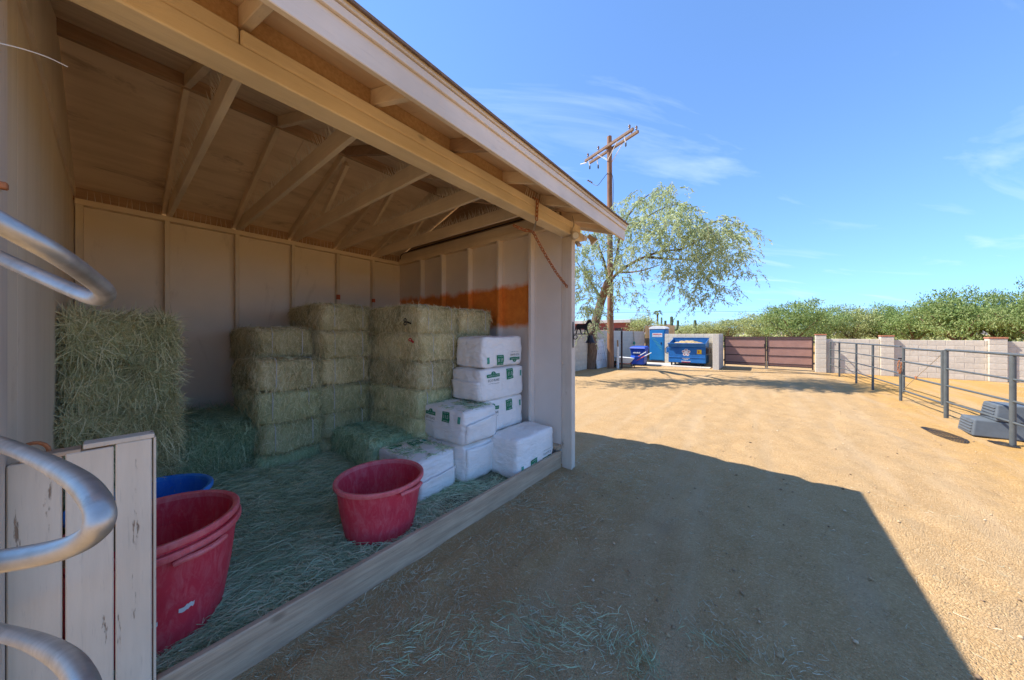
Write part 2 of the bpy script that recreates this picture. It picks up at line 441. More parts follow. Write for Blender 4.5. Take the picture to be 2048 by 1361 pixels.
def island_mat(name, stops, rough=0.75, nz=None, trans=0.0, vscale=1.5):
    """strands and leaves: colour by loose piece, blended with a broad patchy noise"""
    m, nt, b = new_mat(name)
    g = nt.nodes.new('ShaderNodeNewGeometry'); vec = coords(nt)
    n = noise(nt, vec, vscale, 4)
    f = math_n(nt, 'ADD', math_n(nt, 'MULTIPLY', g.outputs['Random Per Island'], 0.62), math_n(nt, 'MULTIPLY', math_n(nt, 'SUBTRACT', n, 0.3), 0.9))
    col = ramp(nt, f, stops)
    oi = nt.nodes.new('ShaderNodeObjectInfo'); col = vary(nt, col, oi.outputs['Random'], 0.88, 1.1)
    L(nt, col, b.inputs['Base Color']); b.inputs['Roughness'].default_value = rough; b.inputs['Specular IOR Level'].default_value = 0.2
    if trans:
        out = nt.nodes['Material Output']; tr = nt.nodes.new('ShaderNodeBsdfTranslucent'); L(nt, col, tr.inputs['Color'])
        ms = nt.nodes.new('ShaderNodeMixShader'); ms.inputs[0].default_value = trans
        L(nt, b.outputs[0], ms.inputs[1]); L(nt, tr.outputs[0], ms.inputs[2]); L(nt, ms.outputs[0], out.inputs['Surface'])
    return m
HAY_TAN = [(0.05, (0.22, 0.185, 0.09)), (0.3, (0.52, 0.46, 0.24)), (0.6, (0.76, 0.67, 0.40)), (0.95, (0.90, 0.82, 0.56))]
HAY_OLV = [(0.05, (0.20, 0.20, 0.10)), (0.3, (0.48, 0.48, 0.25)), (0.6, (0.70, 0.67, 0.39)), (0.95, (0.86, 0.80, 0.54))]
HAY_GRN = [(0.05, (0.14, 0.22, 0.13)), (0.3, (0.31, 0.43, 0.25)), (0.6, (0.47, 0.58, 0.35)), (0.95, (0.70, 0.74, 0.50))]
MT['hay_tan'] = island_mat('tan_hay', HAY_TAN)
MT['hay_olive'] = island_mat('olive_hay', HAY_OLV)
MT['hay_green'] = island_mat('green_hay', HAY_GRN)
MT['hay_floor'] = island_mat('matted_floor_hay', [(0.02, (0.22, 0.31, 0.20)), (0.25, (0.42, 0.56, 0.36)), (0.5, (0.56, 0.68, 0.46)), (0.75, (0.70, 0.74, 0.52)), (0.98, (0.84, 0.79, 0.58))], vscale=2.2)
MT['straw'] = island_mat('straw_litter', [(0.1, (0.26, 0.28, 0.19)), (0.5, (0.46, 0.46, 0.33)), (0.95, (0.72, 0.66, 0.5))])
MT['pebble'] = island_mat('gravel_bits', [(0.05, (0.10, 0.075, 0.06)), (0.3, (0.36, 0.24, 0.14)), (0.6, (0.52, 0.36, 0.20)), (0.95, (0.78, 0.66, 0.5))], 0.9)
MT['leaf'] = island_mat('willow_leaf', [(0.05, (0.20, 0.26, 0.11)), (0.35, (0.34, 0.41, 0.20)), (0.65, (0.46, 0.52, 0.28)), (0.95, (0.60, 0.63, 0.33))], 0.55, trans=0.45, vscale=0.8)
MT['leaf2'] = island_mat('desert_tree_leaf', [(0.05, (0.10, 0.165, 0.045)), (0.35, (0.19, 0.28, 0.085)), (0.65, (0.31, 0.40, 0.15)), (0.95, (0.48, 0.53, 0.24))], 0.65, trans=0.4, vscale=0.5)
MT['leaf3'] = island_mat('pale_desert_leaf', [(0.05, (0.19, 0.23, 0.08)), (0.35, (0.31, 0.36, 0.14)), (0.65, (0.42, 0.46, 0.20)), (0.95, (0.53, 0.55, 0.28))], 0.65, trans=0.25, vscale=0.5)

def tub_mat(name, c1, c2, scuff):
    m, nt, b = new_mat(name); vec = coords(nt)
    col = ramp(nt, noise(nt, vec, 5, 5), [(0.35, c2), (0.7, c1)])
    sc_ = noise(nt, coords(nt, (3, 3, 1)), 7, 8, 0.75, 1.2)
    col = mix(nt, maprange(nt, sc_, 0.44, 0.76, 0, 0.6), col, scuff)
    scr = noise(nt, coords(nt, (9, 9, 1.2)), 9, 5, 0.8, 0.8)
    col = mix(nt, maprange(nt, scr, 0.62, 0.76, 0, 0.22), col, tuple(min(1, x * 1.15) for x in scuff))
    L(nt, col, b.inputs['Base Color']); b.inputs['Roughness'].default_value = 0.55
    bump(nt, b, noise(nt, vec, 40, 5), 0.12, 0.003); return m
MT['tubred'] = tub_mat('red_tub_rubber', (0.72, 0.045, 0.075), (0.60, 0.03, 0.06), (0.74, 0.25, 0.26))
MT['tubred_rim'] = tub_mat('faded_red_tub_rim', (0.78, 0.17, 0.18), (0.68, 0.10, 0.12), (0.80, 0.36, 0.34))
MT['tubblue_rim'] = tub_mat('faded_blue_tub_rim', (0.03, 0.27, 0.85), (0.02, 0.20, 0.75), (0.15, 0.4, 0.8))
MT['tubblue'] = tub_mat('blue_tub_rubber', (0.015, 0.20, 0.82), (0.012, 0.15, 0.68), (0.10, 0.32, 0.80))

def bag_mat():
    m, nt, b = new_mat('white_bag_film'); vec = coords(nt)
    col = ramp(nt, noise(nt, vec, 3.5, 5), [(0.3, (0.82, 0.79, 0.755)), (0.7, (0.90, 0.87, 0.835))])
    col = mix(nt, maprange(nt, noise(nt, vec, 11, 6, 0.7), 0.62, 0.8, 0, 0.5), col, (0.58, 0.53, 0.45))
    L(nt, col, b.inputs['Base Color']); b.inputs['Roughness'].default_value = 0.42
    h = math_n(nt, 'ADD', math_n(nt, 'MULTIPLY', noise(nt, coords(nt, (1, 1, 3.2)), 7, 3, 0.5, 1.5), 1.0), math_n(nt, 'MULTIPLY', noise(nt, vec, 34, 3), 0.18))
    bump(nt, b, h, 0.35, 0.03); return m
MT['bag'] = bag_mat()

def ground_mat():
    m, nt, b = new_mat('tan_gravel_dirt'); vec = coords(nt)
    n1 = noise(nt, vec, 0.35, 5, 0.6); n2 = noise(nt, vec, 3.0, 6, 0.65)
    col = ramp(nt, n2, [(0.28, (0.36, 0.235, 0.115)), (0.5, (0.43, 0.29, 0.15)), (0.75, (0.49, 0.345, 0.19))])
    col = mix(nt, maprange(nt, n1, 0.45, 0.62, 0, 0.6), col, (0.47, 0.315, 0.16))
    # yellower, straw-strewn dirt along the pipe fence and in the arena
    s = nt.nodes.new('ShaderNodeSeparateXYZ'); L(nt, vec, s.inputs[0])
    ar = maprange(nt, math_n(nt, 'ADD', s.outputs['X'], math_n(nt, 'MULTIPLY', n2, 1.4)), 2.3, 3.3, 0, 1)
    col = mix(nt, math_n(nt, 'MULTIPLY', ar, 0.92), col, mix(nt, n2, (0.45, 0.22, 0.035), (0.60, 0.34, 0.075)))
    vo = nt.nodes.new('ShaderNodeTexVoronoi'); vo.inputs['Scale'].default_value = 130; L(nt, vec, vo.inputs['Vector'])
    vv = nt.nodes.new('ShaderNodeSeparateColor'); L(nt, vo.outputs['Color'], vv.inputs[0])
    sp = ramp(nt, vv.outputs[0], [(0.0, (0.30, 0.18, 0.08)), (0.45, (0.455, 0.28, 0.122)), (0.8, (0.51, 0.335, 0.165)), (1.0, (0.66, 0.50, 0.30))])
    col = mix(nt, 0.42, col, sp)
    rut = noise(nt, coords(nt, (1.5, 0.16, 1)), 1.6, 4, 0.6, 0.4)
    col = mix(nt, maprange(nt, rut, 0.5, 0.68, 0, 0.5), col, (0.485, 0.36, 0.225))
    col = mix(nt, maprange(nt, noise(nt, vec, 1.1, 6, 0.7, 0.8), 0.56, 0.70, 0, 0.4), col, (0.36, 0.265, 0.165))
    L(nt, col, b.inputs['Base Color']); b.inputs['Roughness'].default_value = 0.95; b.inputs['Specular IOR Level'].default_value = 0.1
    h = math_n(nt, 'ADD', math_n(nt, 'MULTIPLY', vo.outputs['Distance'], -1.1), math_n(nt, 'ADD', noise(nt, vec, 26, 7, 0.75), math_n(nt, 'MULTIPLY', noise(nt, vec, 6, 3), 1.5)))
    bump(nt, b, h, 0.68, 0.018); return m
MT['ground'] = ground_mat()
MT['stallfloor'] = M('trodden_dirt_and_chaff', (0.30, 0.30, 0.20), (0.17, 0.18, 0.12), 9, 0.95, 0.6, 50)

# ------------------------------------------------------------------ ground, one sheet to the horizon
def smooth(a, b, x):
    t = min(1, max(0, (x - a) / (b - a))); return t * t * (3 - 2 * t)
def axis_lines(fine0, fine1, step, far):
    ls = list(np.arange(fine0, fine1 + 1e-6, step)); s = step; x = ls[-1]
    while x < far: s *= 1.22; x += s; ls.append(x)
    s = step; x = ls[0]; pre = []
    while x > -far: s *= 1.22; x -= s; pre.append(x)
    return np.array(pre[::-1] + ls)
gxs = axis_lines(-1.86, 5.0, 0.055, 6000); gys = axis_lines(0.0, 9.5, 0.06, 6000)
gv = np.zeros((len(gxs), len(gys), 3), dtype=np.float32)
for i, x in enumerate(gxs):
    for j, y in enumerate(gys):
        z = 0.0
        if abs(x) < 9 and -2 < y < 16:
            z = 0.020 * (mnoise.noise((x * 1.1, y * 0.8, 0)) ) + 0.020 * mnoise.noise((x * 3.6, y * 2.6, 3)) + 0.010 * mnoise.noise((x * 8, y * 6, 9))
            z += 0.014 * mnoise.noise((x * 4.5, y * 0.45, 21))
            if x > -1.6:
                hp = mnoise.noise((x * 4.2, y * 4.2, 33)); z -= 0.020 * max(0, hp - 0.35) / 0.3
            if -1.86 < x < 1.2 and 0 < y < 5: z += 0.015 * mnoise.noise((x * 9, y * 7.5, 5)) 
            z *= smooth(9, 6, abs(x)) * smooth(16, 11, y)
            if x < -1.70: z = min(z, 0.0) - 0.004
        gv[i, j] = (x, y, z)
idx = np.arange(len(gxs) * len(gys)).reshape(len(gxs), len(gys))
gf = np.stack([idx[:-1, :-1], idx[1:, :-1], idx[1:, 1:], idx[:-1, 1:]], -1).reshape(-1, 4)
ground = link_mesh('ground', np_mesh('ground', gv.reshape(-1, 3), gf, True), MT['ground'])
tag(ground, kind='structure')
def gz_at(x, y):
    i = int(np.clip(np.searchsorted(gxs, x), 1, len(gxs) - 1)); j = int(np.clip(np.searchsorted(gys, y), 1, len(gys) - 1))
    return float(gv[i, j, 2])

# far hills
hb = MB(); rows = []
for ring, (dist, hh) in enumerate(((3300, 0), (3700, 1.0), (4300, 0.0))):
    row = []
    for k in range(161):
        a = R(20 + k * 140 / 160 * 1.0) + TH - R(0)
        x, y = dist * math.cos(a), dist * math.sin(a)
        h = 45 + 95 * abs(mnoise.noise((k * 0.09, 2.2, 0))) + 40 * abs(mnoise.noise((k * 0.31, 5, 1))) + 16 * mnoise.noise((k * 0.8, 0, 2))
        row.append((x, y, max(4, h) * hh - 2))
    rows.append(row)
vs = [p for r_ in rows for p in r_]; fs = []
for a in range(2):
    for k in range(160): fs.append((a*161+k, a*161+k+1, (a+1)*161+k+1, (a+1)*161+k))
hb.add(vs, fs); tag(hb.build('hills', MT['hill'], smooth=True), kind='structure')

# ------------------------------------------------------------------ hay shed
def onx_(px, py, X):     # a point surveyed on the plane x = X
    r_ = (px - 1024) / 637; u = -(py - 670) / 637; d = (-S_ + r_ * C_, C_ + r_ * S_, u); t = X / d[0]
    return Vector((X, d[1] * t, HC + u * t))
XB = -5.2            # faces of the rear studs
YL, YR = -0.224, 3.27
ZP = 2.87            # top of wall plates
XE = -1.28           # fascia face
PITCH = 0.3333
def raf_z(x):        # underside of the rafters
    return ZP + 0.03 + (x + 5.3) * PITCH if x < -3.55 else 3.483 - (x + 3.55) * PITCH
YEND, YBEG = 3.75, -1.12  # unseen left roof end, shaped to admit bounce light and shade the rails
shed = empty('hay_shed', (-3.5, 1.5, 0), 'open fronted tan timber hay shed with shallow shingled roof', 'shed')
def sp(name, b, mat, bevel=0.003): return box(name, b, MT[mat], shed, bevel)

sp('sill', (-1.925, -1.884, 0.11, 3.31, -0.03, 0.178), 'sill', 0.006)
sp('post', (-1.884, -1.753, 3.318, 3.405, -0.02, 2.700), 'post', 0.004)
o_ = sp('post', (-1.884, -1.755, -0.35, -0.204, -0.02, 2.700), 'post', 0.006)
sp('beam', (-1.886, -1.750, YBEG, 3.62, 2.704, 2.790), 'beam', 0.006)
sp('plate', (-1.880, -1.756, 0.345, 3.56, 2.793, 2.868), 'beam', 0.010)
sp('plate', (-1.880, -1.757, YBEG, 0.341, 2.793, 2.868), 'beam', 0.010)
# shaped beam end past the post
MB().prism([(0, 0), (0.10, 0.03), (0.13, 0.085), (0, 0.085)], (-1.884, 3.623, 2.704), (0, 1, 0), (0, 0, 1), (0.132, 0, 0)).build('beam_end', MT['beam'], shed, bevel=0.004)
# corner trim beyond the post and the outside right wall
sp('corner_trim', (-1.90, -1.865, 3.412, 3.47, 0.23, 2.70), 'post')
# rear wall: panels, studs, plate
studs = [-0.196, 0.39, 0.99, 1.60, 2.205, 2.775]
sp('top_plate', (XB - 0.09, XB, YL + 0.005, YR, 2.815, ZP), 'tan_y', 0.002)
sp('base_plate', (XB - 0.09, XB, YL + 0.005, YR, 0.0, 0.05), 'tan_y', 0.002)
for k, y in enumerate(studs):
    w = 0.04 if k else 0.055
    sp('stud', (XB - 0.088, XB - 0.001, y - w / 2 + (0.008 if not k else 0), y + w / 2, 0.051, 2.814), 'tan_z', 0.002)
edges = [YL - 0.03] + [s for s in studs[1:]] + [YR + 0.06]
for a, b in zip(edges[:-1], edges[1:]):
    sp('wall_panel', (XB - 0.102, XB - 0.090, a + 0.001, b - 0.001, 0.0, 2.87), 'ply', 0)
# blue tape scraps and orange tags on studs
for (y, z, h, mt) in ((1.0, 0.66, 0.22, 'bluetape'), (2.205, 2.10, 0.075, 'orangehandle'), (2.775, 2.10, 0.06, 'orangehandle')):
    sp('tape', (XB - 0.03, XB + 0.003, y - 0.023, y + 0.023, z, z + h), mt, 0)
# right wall
rst = [-4.55, -4.0, -3.40, -2.82, -2.29]
sp('top_plate', (XB + 0.002, -1.89, YR - 0.035, YR + 0.052, 2.815, ZP), 'tan_x', 0.002)
sp('gable_board', (XB + 0.002, -1.90, YR - 0.016, YR + 0.02, ZP + 0.004, ZP + 0.125), 'tan_x', 0.002)
sp('base_plate', (XB + 0.002, -1.89, YR - 0.03, YR + 0.052, 0.20, 0.25), 'sill', 0.003)
for x in rst:
    sp('stud', (x - 0.02, x + 0.02, YR - 0.033, YR + 0.052, 0.251, 2.814), 'orangestud', 0.002)
ed = [XB - 0.09] + rst + [-1.888]
for a, b in zip(ed[:-1], ed[1:]):
    sp('wall_panel', (a + 0.001, b - 0.001, YR + 0.054, YR + 0.066, 0.02, 2.87), 'orangewall', 0)
# gable closing the right end above the plate and siding outside
for (y0, mt) in ((YR + 0.060, 'raw_x'),):
    MB().prism([(-5.28, ZP + 0.006), (-1.90, ZP + 0.006), (-1.90, raf_z(-1.90) + 0.08), (-3.55, 3.56), (-5.28, raf_z(-5.28) + 0.08)], (0, y0, 0), (1, 0, 0), (0, 0, 1), (0, 0.014, 0)).build('gable_panel', MT[mt], shed)
MB().tube(curve_pts([(-5.12, YR - 0.05, 2.90), (-5.05, YR - 0.045, 2.985), (-4.6, YR - 0.03, 3.01), (-3.4, YR - 0.03, 3.012), (-1.95, YR - 0.03, 3.012)]), 0.008, 6).build('cable', MT['blackplastic'], shed, True)
# left wall: grooved sheets, plate, gable
px = -5.289
for k, w in enumerate((0.59, 0.61, 0.61, 0.61, 0.61, 0.36)):
    MB().box(px + 0.002, px + w - 0.002, YL - 0.012, YL, 0.0, ZP - 0.055).build('wall_panel', MT['leftply'], shed)
    for g in np.arange(px + 0.1, px + w - 0.05, 0.2):
        pass
    px += w
sp('top_plate', (-5.30, -1.89, YL - 0.05, YL - 0.006, ZP - 0.050, ZP + 0.035), 'tan_x', 0.003)
MB().prism([(-5.30, ZP + 0.040), (-1.90, ZP + 0.040), (-1.90, raf_z(-1.90) + 0.09), (-3.55, 3.57), (-5.30, raf_z(-5.30) + 0.09)], (0, YL - 0.02, 0), (1, 0, 0), (0, 0, 1), (0, 0.028, 0)).build('gable_panel', MT['leftply'], shed)
# trusses
truss_y = [0.37, 0.975, 1.58, 2.185, 2.79]
for k, y in enumerate(truss_y):
    raw = 'tan_x' if k < 3 else ('tan_x' if k == 3 else 'tan_x')
    sp('bottom_chord', (XB - 0.08, -1.888, y + 0.022, y + 0.060, ZP + 0.004, ZP + 0.142), raw, 0.003)
    for (xa, xb) in ((-5.36, -3.572), (-3.528, XE - 0.03)):
        za, zb = raf_z(xa), raf_z(xb)
        mt = 'tan_x' if k != 2 or xa < -4 else 'raw_x'
        MB().hexa([(xa, y - 0.019, za), (xb, y - 0.019, zb), (xb, y + 0.019, zb), (xa, y + 0.019, za),
                   (xa, y - 0.019, za + 0.095), (xb, y - 0.019, zb + 0.095), (xb, y + 0.019, zb + 0.095), (xa, y + 0.019, za + 0.095)]).build('rafter', MT[mt], shed, bevel=0.003)
    if k in (2, 3, 4):
        MB().bar((-4.25, y + 0.041, ZP + 0.146), (-3.62, y + 0.041, 3.44), 0.036, 0.07).build('web', MT['tan_x'], shed)
for y in (3.40, 3.70):      # outriggers past the gable: only tails on the right
    xa, xb = -3.528, XE - 0.03
    MB().hexa([(xa, y - 0.019, raf_z(xa)), (xb, y - 0.019, raf_z(xb)), (xb, y + 0.019, raf_z(xb)), (xa, y + 0.019, raf_z(xa)),
               (xa, y - 0.019, raf_z(xa) + 0.095), (xb, y - 0.019, raf_z(xb) + 0.095), (xb, y + 0.019, raf_z(xb) + 0.095), (xa, y + 0.019, raf_z(xa) + 0.095)]).build('rafter', MT['tan_x'], shed, bevel=0.003)
for y in np.arange(-0.26, YBEG, -0.60):
    xa, xb = -3.528, XE - 0.03
    MB().hexa([(xa, y - 0.019, raf_z(xa)), (xb, y - 0.019, raf_z(xb)), (xb, y + 0.019, raf_z(xb)), (xa, y + 0.019, raf_z(xa)),
               (xa, y - 0.019, raf_z(xa) + 0.095), (xb, y - 0.019, raf_z(xb) + 0.095), (xb, y + 0.019, raf_z(xb) + 0.095), (xa, y + 0.019, raf_z(xa) + 0.095)]).build('rafter', MT['tan_x'], shed, bevel=0.003)
sp('ridge_board', (-3.569, -3.531, YBEG + 0.03, 3.72, 3.478, 3.62), 'raw_y', 0.003)
# sheathing sheets, two rows on each slope
def slope_slab(name, xa, xb, y0, y1, dz0, dz1, mat, bevel=0):
    f = lambda x, d: (raf_z(x) if x < -3.55 else 3.483 - (x + 3.55) * PITCH) + d
    return MB().hexa([(xa, y0, f(xa, dz0)), (xb, y0, f(xb, dz0)), (xb, y1, f(xb, dz0)), (xa, y1, f(xa, dz0)),
                      (xa, y0, f(xa, dz1)), (xb, y0, f(xb, dz1)), (xb, y1, f(xb, dz1)), (xa, y1, f(xa, dz1))]).build(name, MT[mat], shed, bevel=bevel)
for (xa, xb) in ((-5.55, -4.80), (-4.797, -3.5501), (-3.5499, -2.34), (-2.337, XE - 0.012)):
    for (y0, y1) in ((YBEG, 1.22), (1.223, YEND - 0.02)):
        slope_slab('sheathing', xa, xb, y0, y1, 0.0965, 0.109, 'sheath')
# shingle courses on both slopes
n = 9
for k in range(n):
    a = XE + 0.045 - k * (2.315 / n); b = a - 2.315 / n - 0.02
    slope_slab('shingle_course', max(b, -3.5499), a, YBEG, YEND, 0.1105 + 0.0, 0.1105 + 0.012, 'shingle') if k == n - 1 else \
        slope_slab('shingle_course', b, a, YBEG, YEND, 0.1105 + 0.0006 * k, 0.1235 + 0.0006 * k, 'shingle')
slope_slab('shingle_course', -5.62, -3.5501, YBEG, YEND, 0.1105, 0.125, 'shingle')
# eave: fascia, two trim strips, rake board
sp('fascia', (XE - 0.028, XE, YBEG, YEND - 0.02, 2.652, 2.795), 'fascia', 0.003)
sp('trim', (XE + 0.001, XE + 0.016, YBEG, YEND - 0.005, 2.768, 2.806), 'fascia', 0.002)
sp('trim', (XE + 0.001, XE + 0.026, YBEG, YEND + 0.002, 2.809, 2.838), 'fascia', 0.002)
for (xa, xb) in ((-5.55, -3.552), (-3.548, XE - 0.03)):
    za, zb = raf_z(xa) - 0.03, raf_z(xb) - 0.03
    MB().hexa([(xa, YEND - 0.04, za), (xb, YEND - 0.04, zb), (xb, YEND - 0.008, zb), (xa, YEND - 0.008, za),
               (xa, YEND - 0.04, za + 0.123), (xb, YEND - 0.04, zb + 0.123), (xb, YEND - 0.008, zb + 0.123), (xa, YEND - 0.008, za + 0.123)]).build('rake_board', MT['fascia'], shed, bevel=0.003)
# particle-board blocking over the beam between rafter tails
ty = sorted([y for y in np.arange(-0.26, YBEG, -0.60)] + truss_y + [3.40])
for a, b in zip(ty[:-1], ty[1:]):
    if b > 2.9: continue
    mt = 'osb' if b < 2.3 else 'raw_y'
    MB().box(-1.842, -1.828, a + 0.0195, b - 0.0195, ZP, raf_z(-1.835) + 0.093).build('blocking', MT[mt], shed)
# blocking over rear plate
for a, b in zip([YL - 0.05] + truss_y, truss_y + [YR + 0.09]):
    MB().box(XB - 0.105, XB - 0.085, a + 0.0192, b - 0.0192, ZP + 0.002, raf_z(XB - 0.095) + 0.0955).build('blocking', MT['raw_y'], shed)
# bird spikes: wire bristles on the rear plate and along each bottom chord
def spikes(pts, name='bird_spikes'):
    m = MB()
    for (p, d, l) in pts:
        p = Vector(p); q = p + Vector(d).normalized() * l; e = 0.0026
        m.add([p + Vector((e, 0, 0)), p + Vector((-e, e, 0)), p + Vector((-e, -e, 0)), q], [(0, 1, 3), (1, 2, 3), (2, 0, 3)])
    o = m.build(name, MT['spike'], shed); o['kind'] = 'stuff'; return o
pts = []
for a, b in zip([YL + 0.08] + [t + 0.09 for t in truss_y], [t - 0.03 for t in truss_y] + [YR - 0.05]):
    for y in np.arange(a, b, 0.048):
        pts.append(((XB - 0.02, y + random.uniform(-.006, .006), ZP), (random.uniform(.0, .12), random.uniform(-.12, .12), 1), random.uniform(.10, .13)))
spikes(pts)
for k, y in enumerate(truss_y):
    pts = []
    for x in np.arange(XB + 0.15, -2.05, 0.028):
        for s in (-1, 1):
            pts.append(((x + random.uniform(-.008, .008), y + 0.041 + s * 0.008, ZP + 0.142), (random.uniform(-.25, .25), s * random.uniform(.1, .7), 1), random.uniform(.09, .125)))
    spikes(pts)
pts = [((-1.79, y, ZP + 0.0), (0.3, random.uniform(-.2, .2), 1), 0.12) for y in np.arange(2.45, 2.98, 0.035)]
spikes(pts)
# hooks on the post
for z in (1.20, 0.27):
    MB().tube([(-1.86, 3.318, z), (-1.86, 3.29, z), (-1.86, 3.287, z + 0.035)], 0.004, 6).build('hook', MT['steel'], shed, True)
MB().tube(curve_pts([onx_(-40, 78, -1.70), onx_(40, 97, -1.72), onx_(95, 115, -1.74), onx_(135, 134, -1.76)]), 0.0016, 5).build('loose_wire', MT['white'], shed, True)
sp('bolt', (-1.775, -1.750, -0.215, -0.19, 1.98, 2.0), 'rust', 0.003)

# stall floor with a bed of loose hay
def floor_h(x, y):
    h = 0.075 + 0.16 * smooth(-2.7, -3.7, x) * smooth(2.3, 1.2, y) + 0.05 * smooth(1.0, 0.3, y) * smooth(-2.2, -3.0, x)
    if y > 1.9: h = 0.085
    h += 0.025 * mnoise.noise((x * 2.2, y * 2.2, 4)) + 0.012 * mnoise.noise((x * 7, y * 7, 1))
    return h - 0.02 * smooth(-2.1, -1.93, x)
fx = np.linspace(-5.29, -1.926, 70); fy = np.linspace(YL + 0.001, YR + 0.053, 72)
fvv = np.array([[(x, y, floor_h(x, y) - (0.03 if y > 2.15 and x > -2.25 else 0)) for y in fy] for x in fx], dtype=np.float32)
ii = np.arange(70 * 72).reshape(70, 72)
stall = link_mesh('stall_floor', np_mesh('stall_floor', fvv.reshape(-1, 3), np.stack([ii[:-1, :-1], ii[1:, :-1], ii[1:, 1:], ii[:-1, 1:]], -1).reshape(-1, 4), True), MT['stallfloor'])
tag(stall, kind='structure')

# ------------------------------------------------------------------ strands
def strand_mesh(name, P, D, Ln, W, droop=0.0, Nrm=None, curl=0.25, xmax=None, xmin=None):
    """P base points, D unit directions, lengths, widths: bent tapering ribbons of two quads"""
    n = len(P); P = np.asarray(P, float); D = np.asarray(D, float)
    D /= np.linalg.norm(D, axis=1)[:, None] + 1e-9
    rnd = RNG.normal(size=(n, 3)); side = np.cross(D, rnd); side /= np.linalg.norm(side, axis=1)[:, None] + 1e-9
    Ln = np.asarray(Ln)[:, None]; W = np.asarray(W)[:, None]
    bend = RNG.normal(size=(n, 3)) * curl
    a = P; b = P + D * Ln * 0.5 + bend * Ln * 0.25; c = P + D * Ln + bend * Ln * 0.1
    b[:, 2] -= droop * Ln[:, 0] * 0.25; c[:, 2] -= droop * Ln[:, 0]
    for q in (a, b, c):
        if xmax is not None: q[:, 0] = np.minimum(q[:, 0], xmax - 0.008 * RNG.random(n))
        if xmin is not None: q[:, 0] = np.maximum(q[:, 0], xmin + 0.01 * RNG.random(n))
    V = np.stack([a - side * W / 2, a + side * W / 2, b + side * W / 2, b - side * W / 2, c + side * W / 5, c - side * W / 5], 1).reshape(-1, 3)
    k = np.arange(n)[:, None] * 6
    F = np.concatenate([k + np.array([[0, 1, 2, 3]]), k + np.array([[3, 2, 4, 5]])], 0)
    return V, F

BL, BW, BH = 1.13, 0.575, 0.31
def bale_mesh(name, seed, n_str, lmin, lmax, w, rough=0.012, vertical=0.7, sag=0.0):
    rng = np.random.default_rng(seed)
    bm = bmesh.new(); bmesh.ops.create_cube(bm, size=1.0)
    bmesh.ops.subdivide_edges(bm, edges=bm.edges[:], cuts=15, use_grid_fill=True)
    for v in bm.verts:
        c = v.co.copy(); p = Vector((c.x * 2, c.y * 2, c.z * 2))
        # round the long edges a little and bulge the flakes
        k = (abs(p.x) ** 8 + abs(p.y) ** 8 + abs(p.z) ** 8) ** (1 / 8)
        q = p / k
        q = p.lerp(q, 0.75)
        v.co = Vector((q.x * BL / 2, q.y * BW / 2, q.z * BH / 2))
        nn = mnoise.noise_vector(v.co * 5 + Vector((seed * 3.1, 0, 0))) * rough * 2 + mnoise.noise_vector(v.co * 14 + Vector((seed, 7, 0))) * rough
        nn.z *= 0.6
        v.co += nn
        fl_ = abs(math.sin(c.x * 29 + seed + 2.0 * mnoise.noise((c.y * 3, c.z * 3, seed)))) ** 0.5
        if abs(c.y) > 0.49 or abs(c.z) > 0.49: v.co.y *= 0.965 + 0.035 * fl_; v.co.z *= 0.96 + 0.04 * fl_
        v.co.z += 0.022 * mnoise.noise((c.x * 1.7, seed * 2.0, 0)) - 0.012 * (abs(c.x) * 2) ** 3
        v.co.y += 0.018 * mnoise.noise((c.x * 1.5, c.z * 2, seed * 5.0))
    me = bpy.data.meshes.new('tmp'); bm.to_mesh(me); bm.free()
    Vc = np.array([v.co[:] for v in me.vertices]); Fc = np.array([p.vertices[:] for p in me.polygons])
    Nc = np.array([p.normal[:] for p in me.polygons]); Cc = np.array([p.center[:] for p in me.polygons]); Ar = np.array([p.area for p in me.polygons])
    bpy.data.meshes.remove(me)
    wgt = Ar * np.where(Nc[:, 2] < -0.6, 0.1, 1.0); wgt /= wgt.sum()
    pick = rng.choice(len(Fc), n_str, p=wgt)
    uv = rng.random((n_str, 2))
    A, B, Cq, Dq = (Vc[Fc[pick, i]] for i in range(4))
    P = (A * (1 - uv[:, :1]) + B * uv[:, :1]) * (1 - uv[:, 1:]) + (Dq * (1 - uv[:, :1]) + Cq * uv[:, :1]) * uv[:, 1:]
    N = Nc[pick]; rv = rng.normal(size=(n_str, 3))
    top = np.abs(N[:, 2]) > 0.6
    rv[~top] *= np.array([0.55, 0.55, 1.0]); rv[~top, 2] += np.where(rng.random((~top).sum()) < 0.72, -vertical, vertical)
    T = rv - N * (rv * N).sum(1)[:, None]; T /= np.linalg.norm(T, axis=1)[:, None]
    D = T + N * np.abs(rng.normal(size=(n_str, 1))) * (0.16 if lmax > 0.15 else 0.10)
    P = P + N * 0.004
    V, F = strand_mesh(name, P, D, rng.uniform(lmin, lmax, n_str), rng.uniform(w * 0.6, w * 1.3, n_str), 0.06)
    return np_mesh(name, np.concatenate([Vc, V]), np.concatenate([Fc, F + len(Vc)]))
bale_me = [bale_mesh('hay_bale', s, 11000, 0.03, 0.095, 0.0036, 0.015) for s in (1, 2, 3)]
bale_flf = [bale_mesh('hay_bale', s, 15000, 0.06, 0.22, 0.0040, 0.030, 0.45) for s in (4, 5)]
for me in bale_me: me.materials.append(MT['hay_tan'])
for me in bale_flf: me.materials.append(MT['hay_olive'])
alt = {}
def bale_variant(me, mat):
    key = (me.name, mat)
    if key not in alt:
        c = me.copy(); c.materials.clear(); c.materials.append(MT[mat]); alt[key] = c
    return alt[key]
